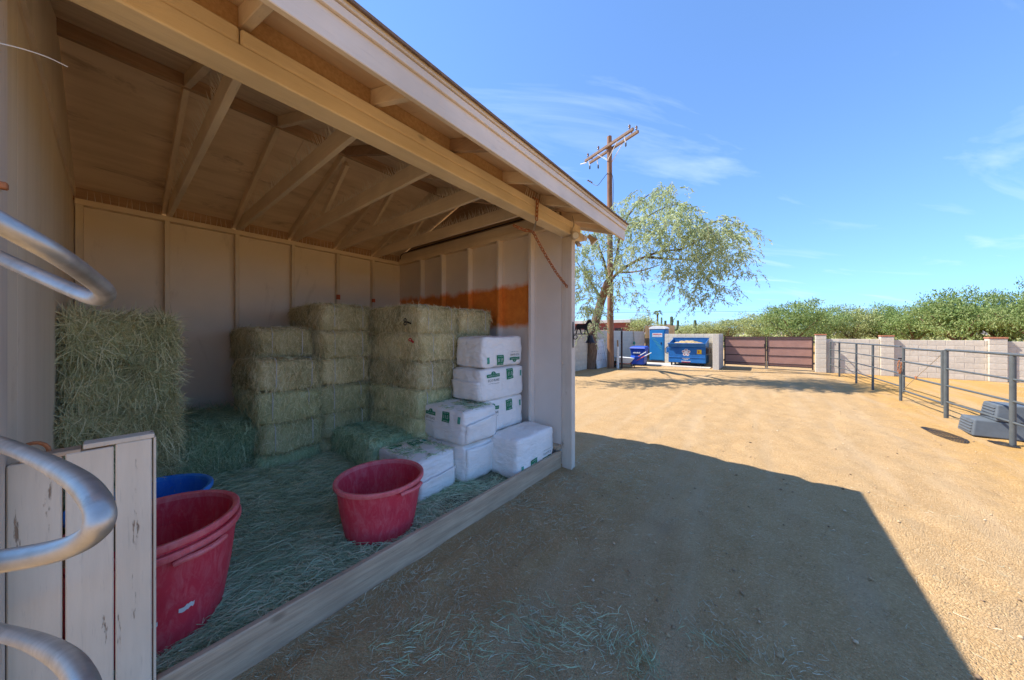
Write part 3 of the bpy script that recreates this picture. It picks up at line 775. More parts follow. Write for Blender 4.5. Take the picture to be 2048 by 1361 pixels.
# twine loops, shared
tw_me = None
def twine(parent, y):
    global tw_me
    if tw_me is None:
        hx, hz = BL / 2 + 0.010, BH / 2 + 0.006; c = 0.05
        path = [(-hx + c, 0, -hz), (hx - c, 0, -hz), (hx, 0, -hz + c), (hx, 0, hz - c), (hx - c, 0, hz), (-hx + c, 0, hz), (-hx, 0, hz - c), (-hx, 0, -hz + c)]
        m = MB().tube(path, 0.0042, 4, closed=True); tw_me = bpy.data.meshes.new('twine'); tw_me.from_pydata(m.v, [], m.f); tw_me.update(); tw_me.materials.append(MT['twine'])
    o = link_mesh('twine', tw_me, None, parent, True); o.location = (0, y, 0); return o
bcount = 0
def bale(x_face, y0, z0, label, mat='hay_tan', fluffy=False, rz=0.0, jx=0.0, sx=1, sy=1, sz=1, strings=True, group='hay bales stacked in the shed'):
    global bcount
    src = (bale_flf if fluffy else bale_me)[bcount % (2 if fluffy else 3)]
    o = bpy.data.objects.new('hay_bale', bale_variant(src, mat)); COL.objects.link(o)
    o.location = (x_face - BL / 2 * sx + jx, y0 + BW / 2 * sy, z0 + BH / 2 * sz)
    o.rotation_euler = (random.uniform(-.02, .02), random.uniform(-.015, .015), rz + random.uniform(-.03, .03) + (math.pi if bcount % 2 else 0))
    o.scale = (sx, sy, sz); bcount += 1
    tag(o, label, 'hay bale', group)
    if strings:
        for yy in (-0.16, 0.16): twine(o, yy + random.uniform(-.02, .02))
    return o
RB = 0.03
rl = ['bottom bale of the stack behind the white bags, mostly hidden', 'second lowest bale of the tall right hay stack above the flat bale',
      'third bale up in the tall right stack beside the white bags', 'fourth bale up in the tall right stack, left of the white bags',
      'fifth bale up in the tall right hay stack, with a red clip hanging on it', 'topmost left bale of the right hay stack, with black scissors hanging on it']
for k in range(6):
    bale(-2.87 + random.uniform(-.02, .02), 2.03 + random.uniform(-.01, .015), RB + k * 0.308, rl[k], 'hay_tan' if k > 2 else 'hay_olive')
r2 = {4: 'bale just under the top right one, seen above the white bags', 5: 'topmost bale at the right end of the hay, against the orange wall band'}
for k in range(6):
    bale(-2.88 + random.uniform(-.02, .02), 2.632, RB + k * 0.308, r2.get(k, 'hay bale buried in the stack behind the white bags'), 'hay_tan', sy=0.98)
bl = {2: 'lowest visible tan bale of the middle stack above the flat bale', 3: 'second visible bale up in the middle hay stack with green patch', 4: 'bale just under the top of the middle hay stack',
      5: 'topmost bale of the middle hay stack by the rear wall'}
for k in range(6):
    bale(-3.83 + random.uniform(-.02, .02), 1.452, 0.05 + k * 0.31, bl.get(k, 'hay bale buried in the middle of the stack'), 'hay_tan' if k > 2 else 'hay_olive')
cl = ['bottom bale of the low left-centre stack, resting in loose hay', 'second bale up in the low left-centre stack', 'third bale up in the low left-centre stack with a white string',
      'wide bale just under the top of the low left-centre stack', 'topmost bale of the low left-centre stack, set back to the wall']
for k in range(5):
    bale((-3.74 if k < 4 else -3.99) + random.uniform(-.025, .025), 0.875 if k < 4 else 0.90, 0.06 + k * 0.312, cl[k], ('hay_green', 'hay_olive', 'hay_olive', 'hay_tan', 'hay_tan')[k], sy=0.98 if k < 4 else 0.92, strings=k not in (0,))
bale(-2.99, 1.555, 0.17, 'low flat green bale behind the hay strewn white bag', 'hay_green', sz=1.05, strings=False)
for k, lb in enumerate(('hidden green bale under the low green one between the tall stacks', 'low green bale between the left stack and the centre stack')):
    bale(-3.90, 0.345, 0.06 + k * 0.31, lb, 'hay_green', True, sy=0.93, strings=False)
al = ['bottom bale of the shaggy left stack behind the tubs', 'second bale up in the shaggy left stack', 'middle bale of the shaggy left stack by the side wall',
      'second bale from the top of the shaggy left stack', 'topmost bale of the shaggy left stack by the side wall']
for k in range(5):
    bale(-3.56 + (0.05, 0.04, 0.06, 0.0, -0.03)[k], -0.21, 0.08 + k * 0.318, al[k], 'hay_olive' if k > 0 else 'hay_green', True, rz=random.uniform(-.03, .03), strings=False, sz=1.0, sy=0.86)

# loose hay over the stall floor
def scatter_hay(name, n, region, zf, lmin, lmax, w, mat, label, cat, flat=0.12, kind='stuff', xmax=None, xmin=None):
    P = []; 
    while len(P) < n:
        x, y = random.uniform(region[0], region[1]), random.uniform(region[2], region[3])
        z = zf(x, y)
        if z is None: continue
        P.append((x, y, z))
    a = RNG.uniform(0, 2 * math.pi, n)
    # swathes share a direction
    P = np.array(P); sw = np.array([mnoise.noise((p[0] * 1.3, p[1] * 1.3, 11)) * 3.5 + 0.6 for p in P])
    a = np.where(RNG.random(n) < 0.6, sw + RNG.normal(size=n) * 0.5, a)
    D = np.stack([np.cos(a), np.sin(a), RNG.normal(size=n) * flat], 1)
    V, F = strand_mesh(name, P, D, RNG.uniform(lmin, lmax, n), RNG.uniform(w * 0.6, w * 1.3, n), 0.03, curl=0.35, xmax=xmax, xmin=xmin)
    o = link_mesh(name, np_mesh(name, V, F), MT[mat]); tag(o, label, cat, kind=kind); return o
def zf_floor(x, y):
    if x > -2.06 and random.random() < 0.85: return None
    if y > 2.2 and x > -2.9: 
        if x < -1.97 and x > -2.28 and random.random() < 0.25: return floor_h(x, y) - 0.02
        return None
    if x > -2.3 and y > 1.7 and random.random() < 0.72: return None
    return floor_h(x, y) + 0.004 + random.random() ** 2 * 0.03
scatter_hay('loose_hay', 70000, (-4.2, -1.96, YL + 0.05, 3.1), zf_floor, 0.03, 0.21, 0.0038, 'hay_floor', 'loose green hay strewn thickly over the shed floor', 'hay', xmax=-1.93)
# straw litter on the dirt outside
clumps = [place(1265, 1320, 1), place(1060, 1240, 1), place(1560, 1310, 1), place(960, 1290, 1), place(1440, 1275, 1), place(820, 1290, 1), place(1080, 1335, 1), place(1170, 1260, 1)]
clumps = [(c.x * (HC / (HC - c.z)), c.y * (HC / (HC - c.z))) for c in clumps]
def zf_out(x, y):
    if x < -1.86: return None
    w = 0.05 + 0.6 * smooth(-0.6, -1.8, x) + 0.25 * smooth(1.8, 1.0, y) * smooth(0.6, -0.2, x)
    w *= 0.35 + 1.3 * max(0, mnoise.noise((x * 2.3, y * 2.3, 8)) + 0.25)
    for (cx_, cy_) in clumps:
        d = math.hypot(x - cx_, y - cy_); w += 0.7 * math.exp(-(d / 0.13) ** 2)
    if random.random() > w: return None
    return gz_at(x, y) + 0.004 + random.random() * 0.012
scatter_hay('straw_litter', 8000, (-1.86, 1.3, 0.25, 4.6), zf_out, 0.015, 0.06, 0.0020, 'straw', 'pale straw and chaff scattered on the shaded dirt', 'straw', 0.1, xmin=-1.876)
def zf_clump(x, y):
    for (cx_, cy_) in clumps:
        if math.hypot((x - cx_), (y - cy_)) < 0.16 * (0.35 + random.random()) * (0.6 + random.random() * 0.6): return gz_at(x, y) + 0.005 + random.random() * 0.03
    return None
scatter_hay('hay_tufts', 650, (-1.6, 1.0, 0.3, 1.9), zf_clump, 0.03, 0.11, 0.0022, 'hay_green', 'small tufts of green hay dropped on the dirt', 'hay', 0.3)
# gravel bits in the near yard
n = 30000
rr = 1.1 + RNG.random(n) ** 1.6 * 8.5; an = RNG.uniform(R(-25), R(128), n)
gx_, gy_ = rr * np.cos(an), rr * np.sin(an)
ok = gx_ > -1.7; gx_, gy_ = gx_[ok], gy_[ok]; n = len(gx_)
gzv = np.array([gz_at(x, y) for x, y in zip(gx_, gy_)]); s_ = RNG.uniform(0.0016, 0.0050, n) * (1 + (RNG.random(n) < 0.04) * 2.0)
oct_ = np.array([(1,0,0),(0,1,0),(-1,0,0),(0,-1,0),(0,0,.7),(0,0,-.7)]); of = np.array([(0,1,4),(1,2,4),(2,3,4),(3,0,4),(1,0,5),(2,1,5),(3,2,5),(0,3,5)])
rot = RNG.uniform(0, 6.28, n); cs, sn = np.cos(rot), np.sin(rot)
sx_ = RNG.uniform(.6, 1.5, (n, 1)); sy_ = RNG.uniform(.6, 1.3, (n, 1))
lx, ly = oct_[None, :, 0] * sx_, oct_[None, :, 1] * sy_
V = np.stack([gx_[:, None] + s_[:, None] * (lx * cs[:, None] - ly * sn[:, None]), gy_[:, None] + s_[:, None] * (lx * sn[:, None] + ly * cs[:, None]), gzv[:, None] + s_[:, None] * (oct_[None, :, 2] + 0.35)], -1).reshape(-1, 3)
F = (np.arange(n)[:, None, None] * 6 + of[None]).reshape(-1, 3)
tag(link_mesh('gravel', np_mesh('gravel', V, F), MT['pebble']), 'loose gravel bits over the tan dirt yard', 'gravel', kind='stuff')

# ------------------------------------------------------------------ shavings bags
def bag_surface(hx, hy, hz, seed):
    def f(p):                                   # p on the unit cube
        p = Vector(p); k = (abs(p.x) ** 11 + abs(p.y) ** 11 + abs(p.z) ** 11) ** (1 / 11)
        q = p.lerp(p / k, 0.85)
        b = Vector((q.x * hx, q.y * hy, q.z * hz))
        bulge = 0.055
        if abs(p.x) > 0.999: b.x += math.copysign(bulge * hx * 0.6 * (1 - p.y ** 2) * (1 - p.z ** 2), p.x)
        if abs(p.y) > 0.999: b.y += math.copysign(bulge * hy * 0.6 * (1 - p.x ** 2) * (1 - p.z ** 2), p.y)
        if abs(p.z) > 0.999: b.z += math.copysign(bulge * hz * 0.5 * (1 - p.x ** 2) * (1 - p.y ** 2), p.z)
        nn = mnoise.noise_vector(b * 4.5 + Vector((seed * 5.3, 1, 2))) * 0.012 + mnoise.noise_vector(b * 13 + Vector((seed, 3, 1))) * 0.004
        # gathers running in from the sewn ends, sharp creases on the long faces
        ends = abs(p.y) ** 6 if hy > hx else abs(p.x) ** 6
        cr_ = abs(mnoise.noise((b.x * 22 + seed, b.y * 9, b.z * 26))) * 0.012 * ends
        cr2 = max(0, 0.10 - abs(mnoise.noise(b * 6 + Vector((seed * 2.7, 4, 0))))) * 0.07
        n_ = Vector((q.x * (abs(p.x) > .99), q.y * (abs(p.y) > .99), q.z * (abs(p.z) > .99)))
        return b + nn - n_ * (cr_ + cr2)
    return f
def make_bag(x0, x1, y0, y1, z0, z1, label, seed, face=None, flip=False, tuck=None, hayed=False):
    hx, hy, hz = (x1 - x0) / 2, (y1 - y0) / 2, (z1 - z0) / 2
    c = Vector(((x0 + x1) / 2, (y0 + y1) / 2, (z0 + z1) / 2))
    root = empty('shavings_bag', (c.x, c.y, z0), label, 'bag', 'white shavings bags stacked by the right wall')
    f = bag_surface(hx, hy, hz, seed)
    bm = bmesh.new(); bmesh.ops.create_cube(bm, size=2.0); bmesh.ops.subdivide_edges(bm, edges=bm.edges[:], cuts=27, use_grid_fill=True)
    for v in bm.verts: v.co = f(v.co) + c
    me = bpy.data.meshes.new('bag_body'); bm.to_mesh(me); bm.free()
    me.polygons.foreach_set('use_smooth', np.ones(len(me.polygons), dtype=bool))
    link_mesh('bag_body', me, MT['bag'], root)
    def on_face(face, u, v):                    # u right, v up as seen from outside, -1..1
        if face == '+x': p = (1, u, v); off = Vector((0.0045, 0, 0))
        elif face == '-y': p = (u, -1, v); off = Vector((0, -0.0045, 0))
        else: p = (-v, u, 1); off = Vector((0, 0, 0.0045))
        return f(p) + c + off
    if face:
        wu, wv = {'+x': (hy, hz), '-y': (hx, hz), 'top': (hy, hx)}[face]
        sgn = -1 if flip else 1
        def emit(name, V, Fs, mat, lift=0.0, par=None):
            m = MB(); P = []
            for (a, b_) in V:
                q = on_face(face, sgn * a / wu, sgn * b_ / wv)
                if lift: q += {'+x': Vector((lift, 0, 0)), '-y': Vector((0, -lift, 0)), 'top': Vector((0, 0, lift))}[face]
                P.append(q)
            m.add(P, Fs); return m.build(name, MT[mat], par or root)
        def rect(name, u0, u1, v0, v1, mat, k=8, skew=0):
            V = []; Fs = []
            for j in range(k + 1):
                for i in range(k + 1): V.append((u0 + (u1 - u0) * i / k + skew * j / k, v0 + (v1 - v0) * j / k))
            for j in range(k):
                for i in range(k): Fs.append((j*(k+1)+i, j*(k+1)+i+1, (j+1)*(k+1)+i+1, (j+1)*(k+1)+i))
            return emit(name, V, Fs, mat)
        def text(name, s, u, v, size, mat, sq=1.0, par=None):
            V, Fs = text_verts(s); return emit(name, [(u + a[0] * size * sq, v + a[1] * size) for a in V], Fs, mat, 0.0025, par)
        k = 1.0 if face != 'top' else 0.9
        U = lambda t: t * wu * 0.92
        hi = wv
        bw = 0.52 * wu
        ban = rect('banner', U(-0.86), U(-0.86) + bw, hi * 0.44, hi * 0.64, 'bagprint')
        V = [(U(-0.86) + bw / 2 + 0.036 * math.cos(a), hi * 0.64 + 0.030 * math.sin(a)) for a in np.linspace(0, math.pi, 10)]
        emb = emit('emblem', V, [tuple(range(10))], 'bagprint')
        text('emblem_mark', 'A', U(-0.86) + bw / 2, hi * 0.70, 0.030, 'white', par=emb)
        text('banner_lettering', "AMERICA'S CHOICE", U(-0.86) + bw / 2, hi * 0.54, bw / 10.6, 'white', par=ban)
        text('lettering', 'ECO FLAKE', U(-0.86) + bw / 2, hi * 0.26, bw / 5.6, 'bagtext')
        text('lettering', 'ALL NATURAL ANIMAL BEDDING', U(-0.86) + bw / 2, hi * 0.07, bw / 17.5, 'bagtext')
        sq = 0.125 if face != '-y' else 0.11
        u0 = U(0.05); spn = rect('size_panel', u0, u0 + sq, hi * 0.20, hi * 0.20 + sq * 0.98, 'bagprint', 6)
        text('size_figure', '11.0', u0 + sq / 2, hi * 0.20 + sq * 0.49, sq * 0.50, 'white', 0.9, spn)
        text('size_lettering', 'CUBIC FEET', u0 + sq / 2, hi * 0.20 + sq * 0.86, sq * 0.145, 'white', par=spn)
        text('size_lettering', 'EXPANDED', u0 + sq / 2, hi * 0.20 + sq * 0.12, sq * 0.13, 'white', par=spn)
        rect('label_patch', U(0.80), U(0.80) + 0.038, hi * 0.30, hi * 0.30 + 0.07, 'bagteal', 4)
    if tuck:                                    # folded end flap: a tapering sheet across the end
        side, a0, a1, t0 = tuck
        m = MB(); k = 10; V = []
        for j in range(k + 1):
            for i in range(k + 1):
                u = -0.92 + 1.84 * i / k; v = -0.96 + (1.0 + t0 + 0.28 * (a0 + (a1 - a0) * i / k)) * j / k
                q = on_face(side, u, min(v, 0.95))
                lift = 0.006 + 0.016 * (j / k) ** 2 + 0.003 * math.sin(u * 9 + seed)
                q += Vector((lift, 0, 0)) if side == '+x' else Vector((0, -lift, 0))
                V.append(q)
        Fs = [(j*(k+1)+i, j*(k+1)+i+1, (j+1)*(k+1)+i+1, (j+1)*(k+1)+i) for j in range(k) for i in range(k)]
        m.add(V, Fs); o = m.build('end_flap', MT['bag'], root, True)
        sm = o.modifiers.new('thick', 'SOLIDIFY'); sm.thickness = 0.003
    if hayed:
        n = 900; P = np.array([on_face('top', random.uniform(-.9, .9), random.uniform(-.9, .9))[:] for _ in range(n)])
        keep = np.array([mnoise.noise((p[0] * 6, p[1] * 6, 3)) > -0.05 for p in P]); P = P[keep]; n = len(P)
        a = RNG.uniform(0, 6.28, n); D = np.stack([np.cos(a), np.sin(a), RNG.normal(size=n) * .06], 1)
        Vh, Fh = strand_mesh('chaff', P, D, RNG.uniform(.02, .08, n), RNG.uniform(.003, .006, n))
        o = link_mesh('hay_chaff', np_mesh('hay_chaff', Vh, Fh), MT['hay_green'], root); o['kind'] = 'stuff'
    return root
make_bag(-2.83, -2.37, 2.46, 3.225, 0.08, 0.44, 'bottom white bag of the tall back column, hidden behind the front bag', 1, None)
make_bag(-2.83, -2.37, 2.46, 3.225, 0.445, 0.815, 'third white bag down in the tall back column, with its print cut off', 2, '+x')
make_bag(-2.85, -2.36, 2.45, 3.225, 0.82, 1.175, 'second white bag down in the tall back column, print upright', 3, '+x', tuck=('-y', 0.2, 0.2, 0.15))
make_bag(-2.82, -2.38, 2.49, 3.215, 1.18, 1.53, 'topmost white shavings bag, print upside down', 4, '+x', True)
make_bag(-2.345, -1.935, 2.52, 3.235, 0.065, 0.485, 'white bag on the floor against the sill by the right post, print upside down', 5, '+x', True)
make_bag(-2.93, -2.285, 2.13, 2.61, 0.075, 0.452, 'lower white bag of the two bag pile in front, no print showing', 6, None, tuck=('+x', 0.3, 0.1, 0.75))
make_bag(-2.93, -2.275, 2.115, 2.605, 0.458, 0.80, 'upper white bag of the two bag pile, chaff on top', 7, '-y', tuck=('+x', -0.2, 0.6, 0.25), hayed=True)
make_bag(-3.0, -2.36, 1.63, 2.10, 0.075, 0.44, 'low white bag covered with hay chaff behind the centre red tub', 8, 'top', tuck=('+x', 0.0, 0.5, -0.05), hayed=True)

# ------------------------------------------------------------------ tubs
def make_tub(name, loc, mat, Rr, H, label, group=None, handles=True, marks=False, rz=0.0, ex=1.0):
    root = empty(name, loc, label, 'tub', group, rz=rz)
    b = 0.78 * Rr; t = 0.007; n = 48
    prof = [(0.0, 0.004), (b * 0.9, 0.002), (b * 0.985, 0.012), (b, 0.03), (b + (Rr - b) * 0.5, H * 0.5), (Rr - 0.012, H - 0.035)]
    inner = [(Rr - 0.012 - t, H - 0.035), (b + (Rr - b) * 0.5 - t, H * 0.5), (b - t, 0.03), (b * 0.93, 0.014), (0.0, 0.012)]
    m = MB().lathe([(r, z) for r, z in prof + [(Rr - 0.012, H - 0.02)] + [(Rr - 0.012 - t, H - 0.02)] + inner], n=n)
    body = m.build('tub_wall', MT[mat], root, True, local=True)
    rim = MB().lathe([(Rr - 0.020, H - 0.030), (Rr + 0.004, H - 0.032), (Rr + 0.008, H - 0.026), (Rr + 0.008, H - 0.006), (Rr + 0.002, H), (Rr - 0.012, H), (Rr - 0.020, H - 0.006)], n=n, closed=True).build('rim', MT[mat + '_rim'], root, True, local=True)
    MB().lathe([(b + (Rr - b) * 0.66 - t - 0.001, H * 0.66), (b + (Rr - b) * 0.66 - t - 0.004, H * 0.665), (b + (Rr - b) * 0.67 - t - 0.001, H * 0.67)], n=n).build('mould_line', MT[mat], root, True, local=True)
    if handles:
        for s in (0, math.pi):
            pth = []
            for k in range(9):
                a = -0.32 + 0.64 * k / 8; rr_ = Rr + 0.004 + 0.028 * math.sin(math.pi * k / 8) ** 0.6
                pth.append((rr_ * math.cos(a + s), rr_ * math.sin(a + s), H - 0.05 + (0.012 if 0 < k < 8 else 0)))
            MB().tube(pth, 0.013, 8).build('handle', MT[mat + '_rim'], root, True, local=True)
    if marks:
        for (a, z, w, h) in marks:
            m = MB(); V = []; k = 10
            for j in range(3):
                for i in range(k + 1):
                    aa = a + (i / k - 0.5) * w + 0.0; zz = z + (j - 1) * h * (0.5 + 0.5 * abs(mnoise.noise((i * 0.9, a * 7, j)))) + 0.012 * mnoise.noise((i * 0.7, a, 2))
                    rr_ = b + (Rr - b) * (zz / H) + 0.0035
                    V.append((rr_ * math.cos(aa), rr_ * math.sin(aa), zz))
            Fs = [(j*(k+1)+i, j*(k+1)+i+1, (j+1)*(k+1)+i+1, (j+1)*(k+1)+i) for j in range(2) for i in range(k)]
            m.add(V, Fs).build('paint_mark', MT['white'], root, local=True)
    for ch in root.children: ch.scale = (ex, 1, 1)
    return root
cam_dir = math.atan2(0 - 1.35, 0 + 2.41)
make_tub('muck_tub', (-2.31, 1.285, floor_h(-2.31, 1.285) - 0.02), 'tubred', 0.312, 0.42, 'red rubber muck tub standing alone in the middle of the hay', 'red muck tubs', rz=R(15), marks=((R(42), 0.30, 0.12, 0.02), (R(47), 0.26, 0.07, 0.012)))
make_tub('muck_tub', (-2.42, 0.14, 0.06), 'tubred', 0.325, 0.50, 'outer of two nested red tubs behind the board half wall', 'red muck tubs', rz=R(25), marks=((R(-35), 0.19, 0.28, 0.018), (R(-8), 0.20, 0.20, 0.02)))
make_tub('muck_tub', (-2.42, 0.14, 0.135), 'tubred', 0.318, 0.475, 'inner red tub nested in another behind the board half wall', 'red muck tubs', rz=R(70), handles=False)
make_tub('feed_tub', (-3.19, 0.14, 0.10), 'tubblue', 0.32, 0.40, 'blue tub behind the nested red tubs', None)
MB().tube(curve_pts([(-2.93, 0.33, 0.47), (-2.90, 0.29, 0.505), (-2.88, 0.24, 0.50), (-2.90, 0.20, 0.515), (-2.93, 0.22, 0.49)]), 0.007, 6).build('twine_knot', MT['yellow'], None, True)
tag(bpy.context.scene.objects['twine_knot'], 'yellow twine knot on the rim of the blue tub', 'twine')

# ------------------------------------------------------------------ half wall of boards, lower left
hw = empty('half_wall', (-1.84, 0, 0), 'low half wall of upright cream boards with a cap, lower left', 'half wall')
bed = [-0.33, -0.204, -0.1, 0.008, 0.099]
for k, (a, b) in enumerate(zip(bed[:-1], bed[1:])):
    box('board', (-1.876, -1.838 + (0.002, -0.001, 0.001, 0.003)[k], a + (0.002 if k != 2 else 0.0045), b - 0.002, -0.02, (1.140, 1.142, 1.148, 1.154)[k]), MT['board'], hw, 0.003)
box('cap', (-1.90, -1.835, -0.06, 0.104, 1.155, 1.172), MT['board'], hw, 0.002)
box('cap', (-1.905, -1.84, -0.18, -0.064, 1.143, 1.158), MT['sill'], hw, 0.002)
box('end_strip', (-1.895, -1.846, 0.101, 0.109, -0.02, 1.154), MT['board'], hw, 0.002)
box('rail', (-1.916, -1.878, -0.33, 0.098, 0.75, 0.84), MT['sill'], hw, 0.002)
MB().tube([(-1.89, -0.16 + 0.03 * math.cos(a), 1.158 + 0.035 * math.sin(a)) for a in np.linspace(0, math.pi, 9)], 0.006, 6).build('staple', MT['rust'], hw, True)

# ------------------------------------------------------------------ bent pipe gate ends at the left edge
pg = empty('pipe_gate', (-1.4, -0.32, 0), 'galvanised pipe gate with rounded rail ends jutting in at the left edge', 'gate')
def rail(pts, n=8):
    MB().tube(curve_pts([place(*p) for p in pts], n), 0.018, 14).build('rail', MT['galv'], pg, True)
rail([(-140, 368, 0.50), (0, 446, 0.54), (110, 508, 0.60), (175, 553, 0.69), (207, 580, 0.745), (206, 594, 0.78), (180, 595, 0.81), (100, 561, 0.855), (0, 515, 0.90), (-80, 478, 0.93)])
rail([(-90, 864, 0.95), (0, 888, 0.90), (80, 920, 0.78), (150, 958, 0.62), (190, 1000, 0.55), (201, 1040, 0.53), (180, 1072, 0.53), (120, 1100, 0.53), (0, 1123, 0.53), (-150, 1140, 0.50)])
rail([(-90, 1247, 0.93), (0, 1265, 0.90), (70, 1285, 0.78), (130, 1318, 0.64), (165, 1365, 0.56), (172, 1420, 0.53), (140, 1470, 0.53), (60, 1500, 0.53), (-150, 1520, 0.50)])
for (x, y) in ((-1.76, -0.42), (-1.02, -0.235)):
    MB().tube([(x, y, 0), (x, y, 2.0)], 0.024, 12).build('upright', MT['galv'], pg, True)

# ------------------------------------------------------------------ chain, lamp, bell on the post
ch = empty('hanging_chain', (-1.75, 2.66, 2.4), 'rusty chain hanging from the front beam to the right post', 'chain')
m = MB(); ln, lw = 0.027, 0.0135
m.tube([((ln - lw) * (1 if -math.pi/2 <= a <= math.pi/2 else -1) + lw * math.cos(a), lw * math.sin(a), 0) for a in np.linspace(-math.pi/2, 1.5 * math.pi, 12, endpoint=False)], 0.0052, 6, closed=True)
link_me = bpy.data.meshes.new('link'); link_me.from_pydata(m.v, [], m.f); link_me.update(); link_me.materials.append(MT['rust'])
for q in link_me.polygons: q.use_smooth = True
def lay_chain(pts, parent, step=0.041, k0=0):
    P = [Vector(p) for p in pts]; acc = 0; k = k0
    for a, b in zip(P[:-1], P[1:]):
        d = (b - a); l = d.length; d.normalize(); t = -acc
        while t + step <= l:
            t += step; c = a + d * (t - step / 2)
            o = bpy.data.objects.new('link', link_me); COL.objects.link(o)
            q = d.to_track_quat('X', 'Z') @ Matrix.Rotation((k % 2) * math.pi / 2 + 0.3, 3, 'X').to_quaternion()
            o.matrix_world = Matrix.Translation(c) @ q.to_matrix().to_4x4(); adopt(o, parent); k += 1
        acc = l - t
def onx(px, py, X):     # a point surveyed on the plane x = X
    r_ = (px - 1024) / 637; u = -(py - 670) / 637; d = (-S_ + r_ * C_, C_ + r_ * S_, u); t = X / d[0]
    return Vector((X, d[1] * t, HC + u * t))
top = onx(1075, 400, -1.738); mid = onx(1073, 442, -1.735); snap = onx(1066, 464, -1.735); end = Vector((-1.80, 3.312, onx(1121, 572, -1.80).z))
lay_chain([top + Vector((-0.03, -0.02, 0.02)), top, mid], ch)
MB().tube([mid + Vector((0, 0.006, 0)), snap + Vector((0, 0.006, 0)), snap + Vector((0, -0.008, -0.004)), mid + Vector((0, -0.008, 0))], 0.004, 6, closed=True).build('snap', MT['steel'], ch, True)
sag = curve_pts([snap, snap.lerp(end, 0.3) + Vector((0, 0, -0.03)), snap.lerp(end, 0.65) + Vector((0, 0, -0.035)), end], 8)
lay_chain(sag, ch)
lay_chain([snap, snap + Vector((-0.10, -0.03, 0.035)), snap + Vector((-0.17, -0.10, 0.075))], ch)

fl = empty('flood_light', (-1.74, 3.36, 2.60), 'tan twin floodlight with round sensor on the beam end above the post', 'light')
p0 = onx(1148, 472, -1.74)
MB().lathe([(0.0, 0), (0.045, 0), (0.05, 0.01), (0.05, 0.02), (0.0, 0.022)], n=20).build('box_cover', MT['lamp'], fl, True, local=True)
fl.children[0].rotation_euler = (0, R(90), 0); fl.children[0].location = (-0.012, p0.y - 3.36 - 0.01, p0.z - 2.60)
def lamp_head(c, d, s=1.0):
    d = Vector(d).normalized(); q = d.to_track_quat('Z', 'Y').to_matrix().to_4x4()
    o = MB().lathe([(0.0, -0.05*s), (0.022*s, -0.048*s), (0.026*s, -0.01*s), (0.045*s, 0.045*s), (0.047*s, 0.055*s), (0.040*s, 0.056*s), (0.0, 0.052*s)], n=18).build('lamp_head', MT['lamp'], None, True)
    o.matrix_world = Matrix.Translation(c) @ q; adopt(o, fl)
    l = MB().lathe([(0.0, 0.0585*s), (0.038*s, 0.0575*s), (0.039*s, 0.056*s)], n=18).build('lens', MT['glasswhite'], None, True)
    l.parent = o
lamp_head(onx(1150, 472, -1.66), (0.55, -0.75, -0.2), 0.85)
lamp_head(onx(1183, 478, -1.66), (0.6, 0.3, -0.8), 1.1)
a_ = onx(1157, 488, -1.64)
MB().bar(a_ + Vector((-.03, .02, .03)), a_ + Vector((.02, -.02, -.03)), 0.05, 0.03).build('sensor', MT['lamp'], fl, bevel=0.006)
MB().tube(curve_pts([onx(1145, 432, -1.745), onx(1148, 447, -1.735), onx(1145, 458, -1.735), onx(1141, 466, -1.738)]), 0.007, 6).build('conduit', MT['lamp'], fl, True)

bell = empty('dinner_bell', (-1.75, 3.36, 1.56), 'black iron bell under a horse figure bracket on the post', 'bell')
yb = 3.345
box('wall_plate', (-1.752, -1.745, yb - 0.01, yb + 0.01, 1.40, 1.70), MT['black'], bell, 0.002)
box('arm', (-1.745, -1.50, yb - 0.005, yb + 0.005, 1.553, 1.563), MT['black'], bell, 0)
MB().tube([(-1.72 + 0.024 * math.cos(a), yb, 1.522 + 0.024 * math.sin(a)) for a in np.linspace(0, 2 * math.pi, 14, endpoint=False)], 0.005, 6, closed=True).build('scroll', MT['black'], bell, True)
horse = [(0.02, 0.0), (0.03, 0.0), (0.045, 0.045), (0.06, 0.055), (0.075, 0.03), (0.085, 0.0), (0.095, 0.0), (0.087, 0.035), (0.085, 0.058), (0.115, 0.056), (0.13, 0.05), (0.128, 0.0), (0.138, 0.0), (0.142, 0.045), (0.16, 0.03), (0.172, 0.0), (0.182, 0.0), (0.17, 0.04),
         (0.163, 0.075), (0.172, 0.105), (0.195, 0.125), (0.215, 0.112), (0.222, 0.12), (0.208, 0.15), (0.195, 0.168), (0.188, 0.158), (0.165, 0.148), (0.143, 0.112), (0.10, 0.108), (0.055, 0.112), (0.03, 0.105), (0.015, 0.07), (0.005, 0.03), (0.012, 0.03), (0.026, 0.065), (0.034, 0.075), (0.03, 0.04)]
MB().prism(horse, (-1.735, yb - 0.004, 1.562), (1, 0, 0), (0, 0, 1), (0, 0.008, 0)).build('horse_figure', MT['black'], bell)
MB().lathe([(0.0, 0.0), (0.022, -0.004), (0.030, -0.03), (0.038, -0.06), (0.056, -0.088), (0.052, -0.088), (0.034, -0.058), (0.02, -0.02)], (-1.535, yb, 1.548), 20).build('bell_cup', MT['black'], bell, True)
MB().lathe([(0.004, -0.02), (0.004, -0.09), (0.010, -0.098), (0.0, -0.11)], (-1.535, yb, 1.548), 10).build('clapper', MT['black'], bell, True)

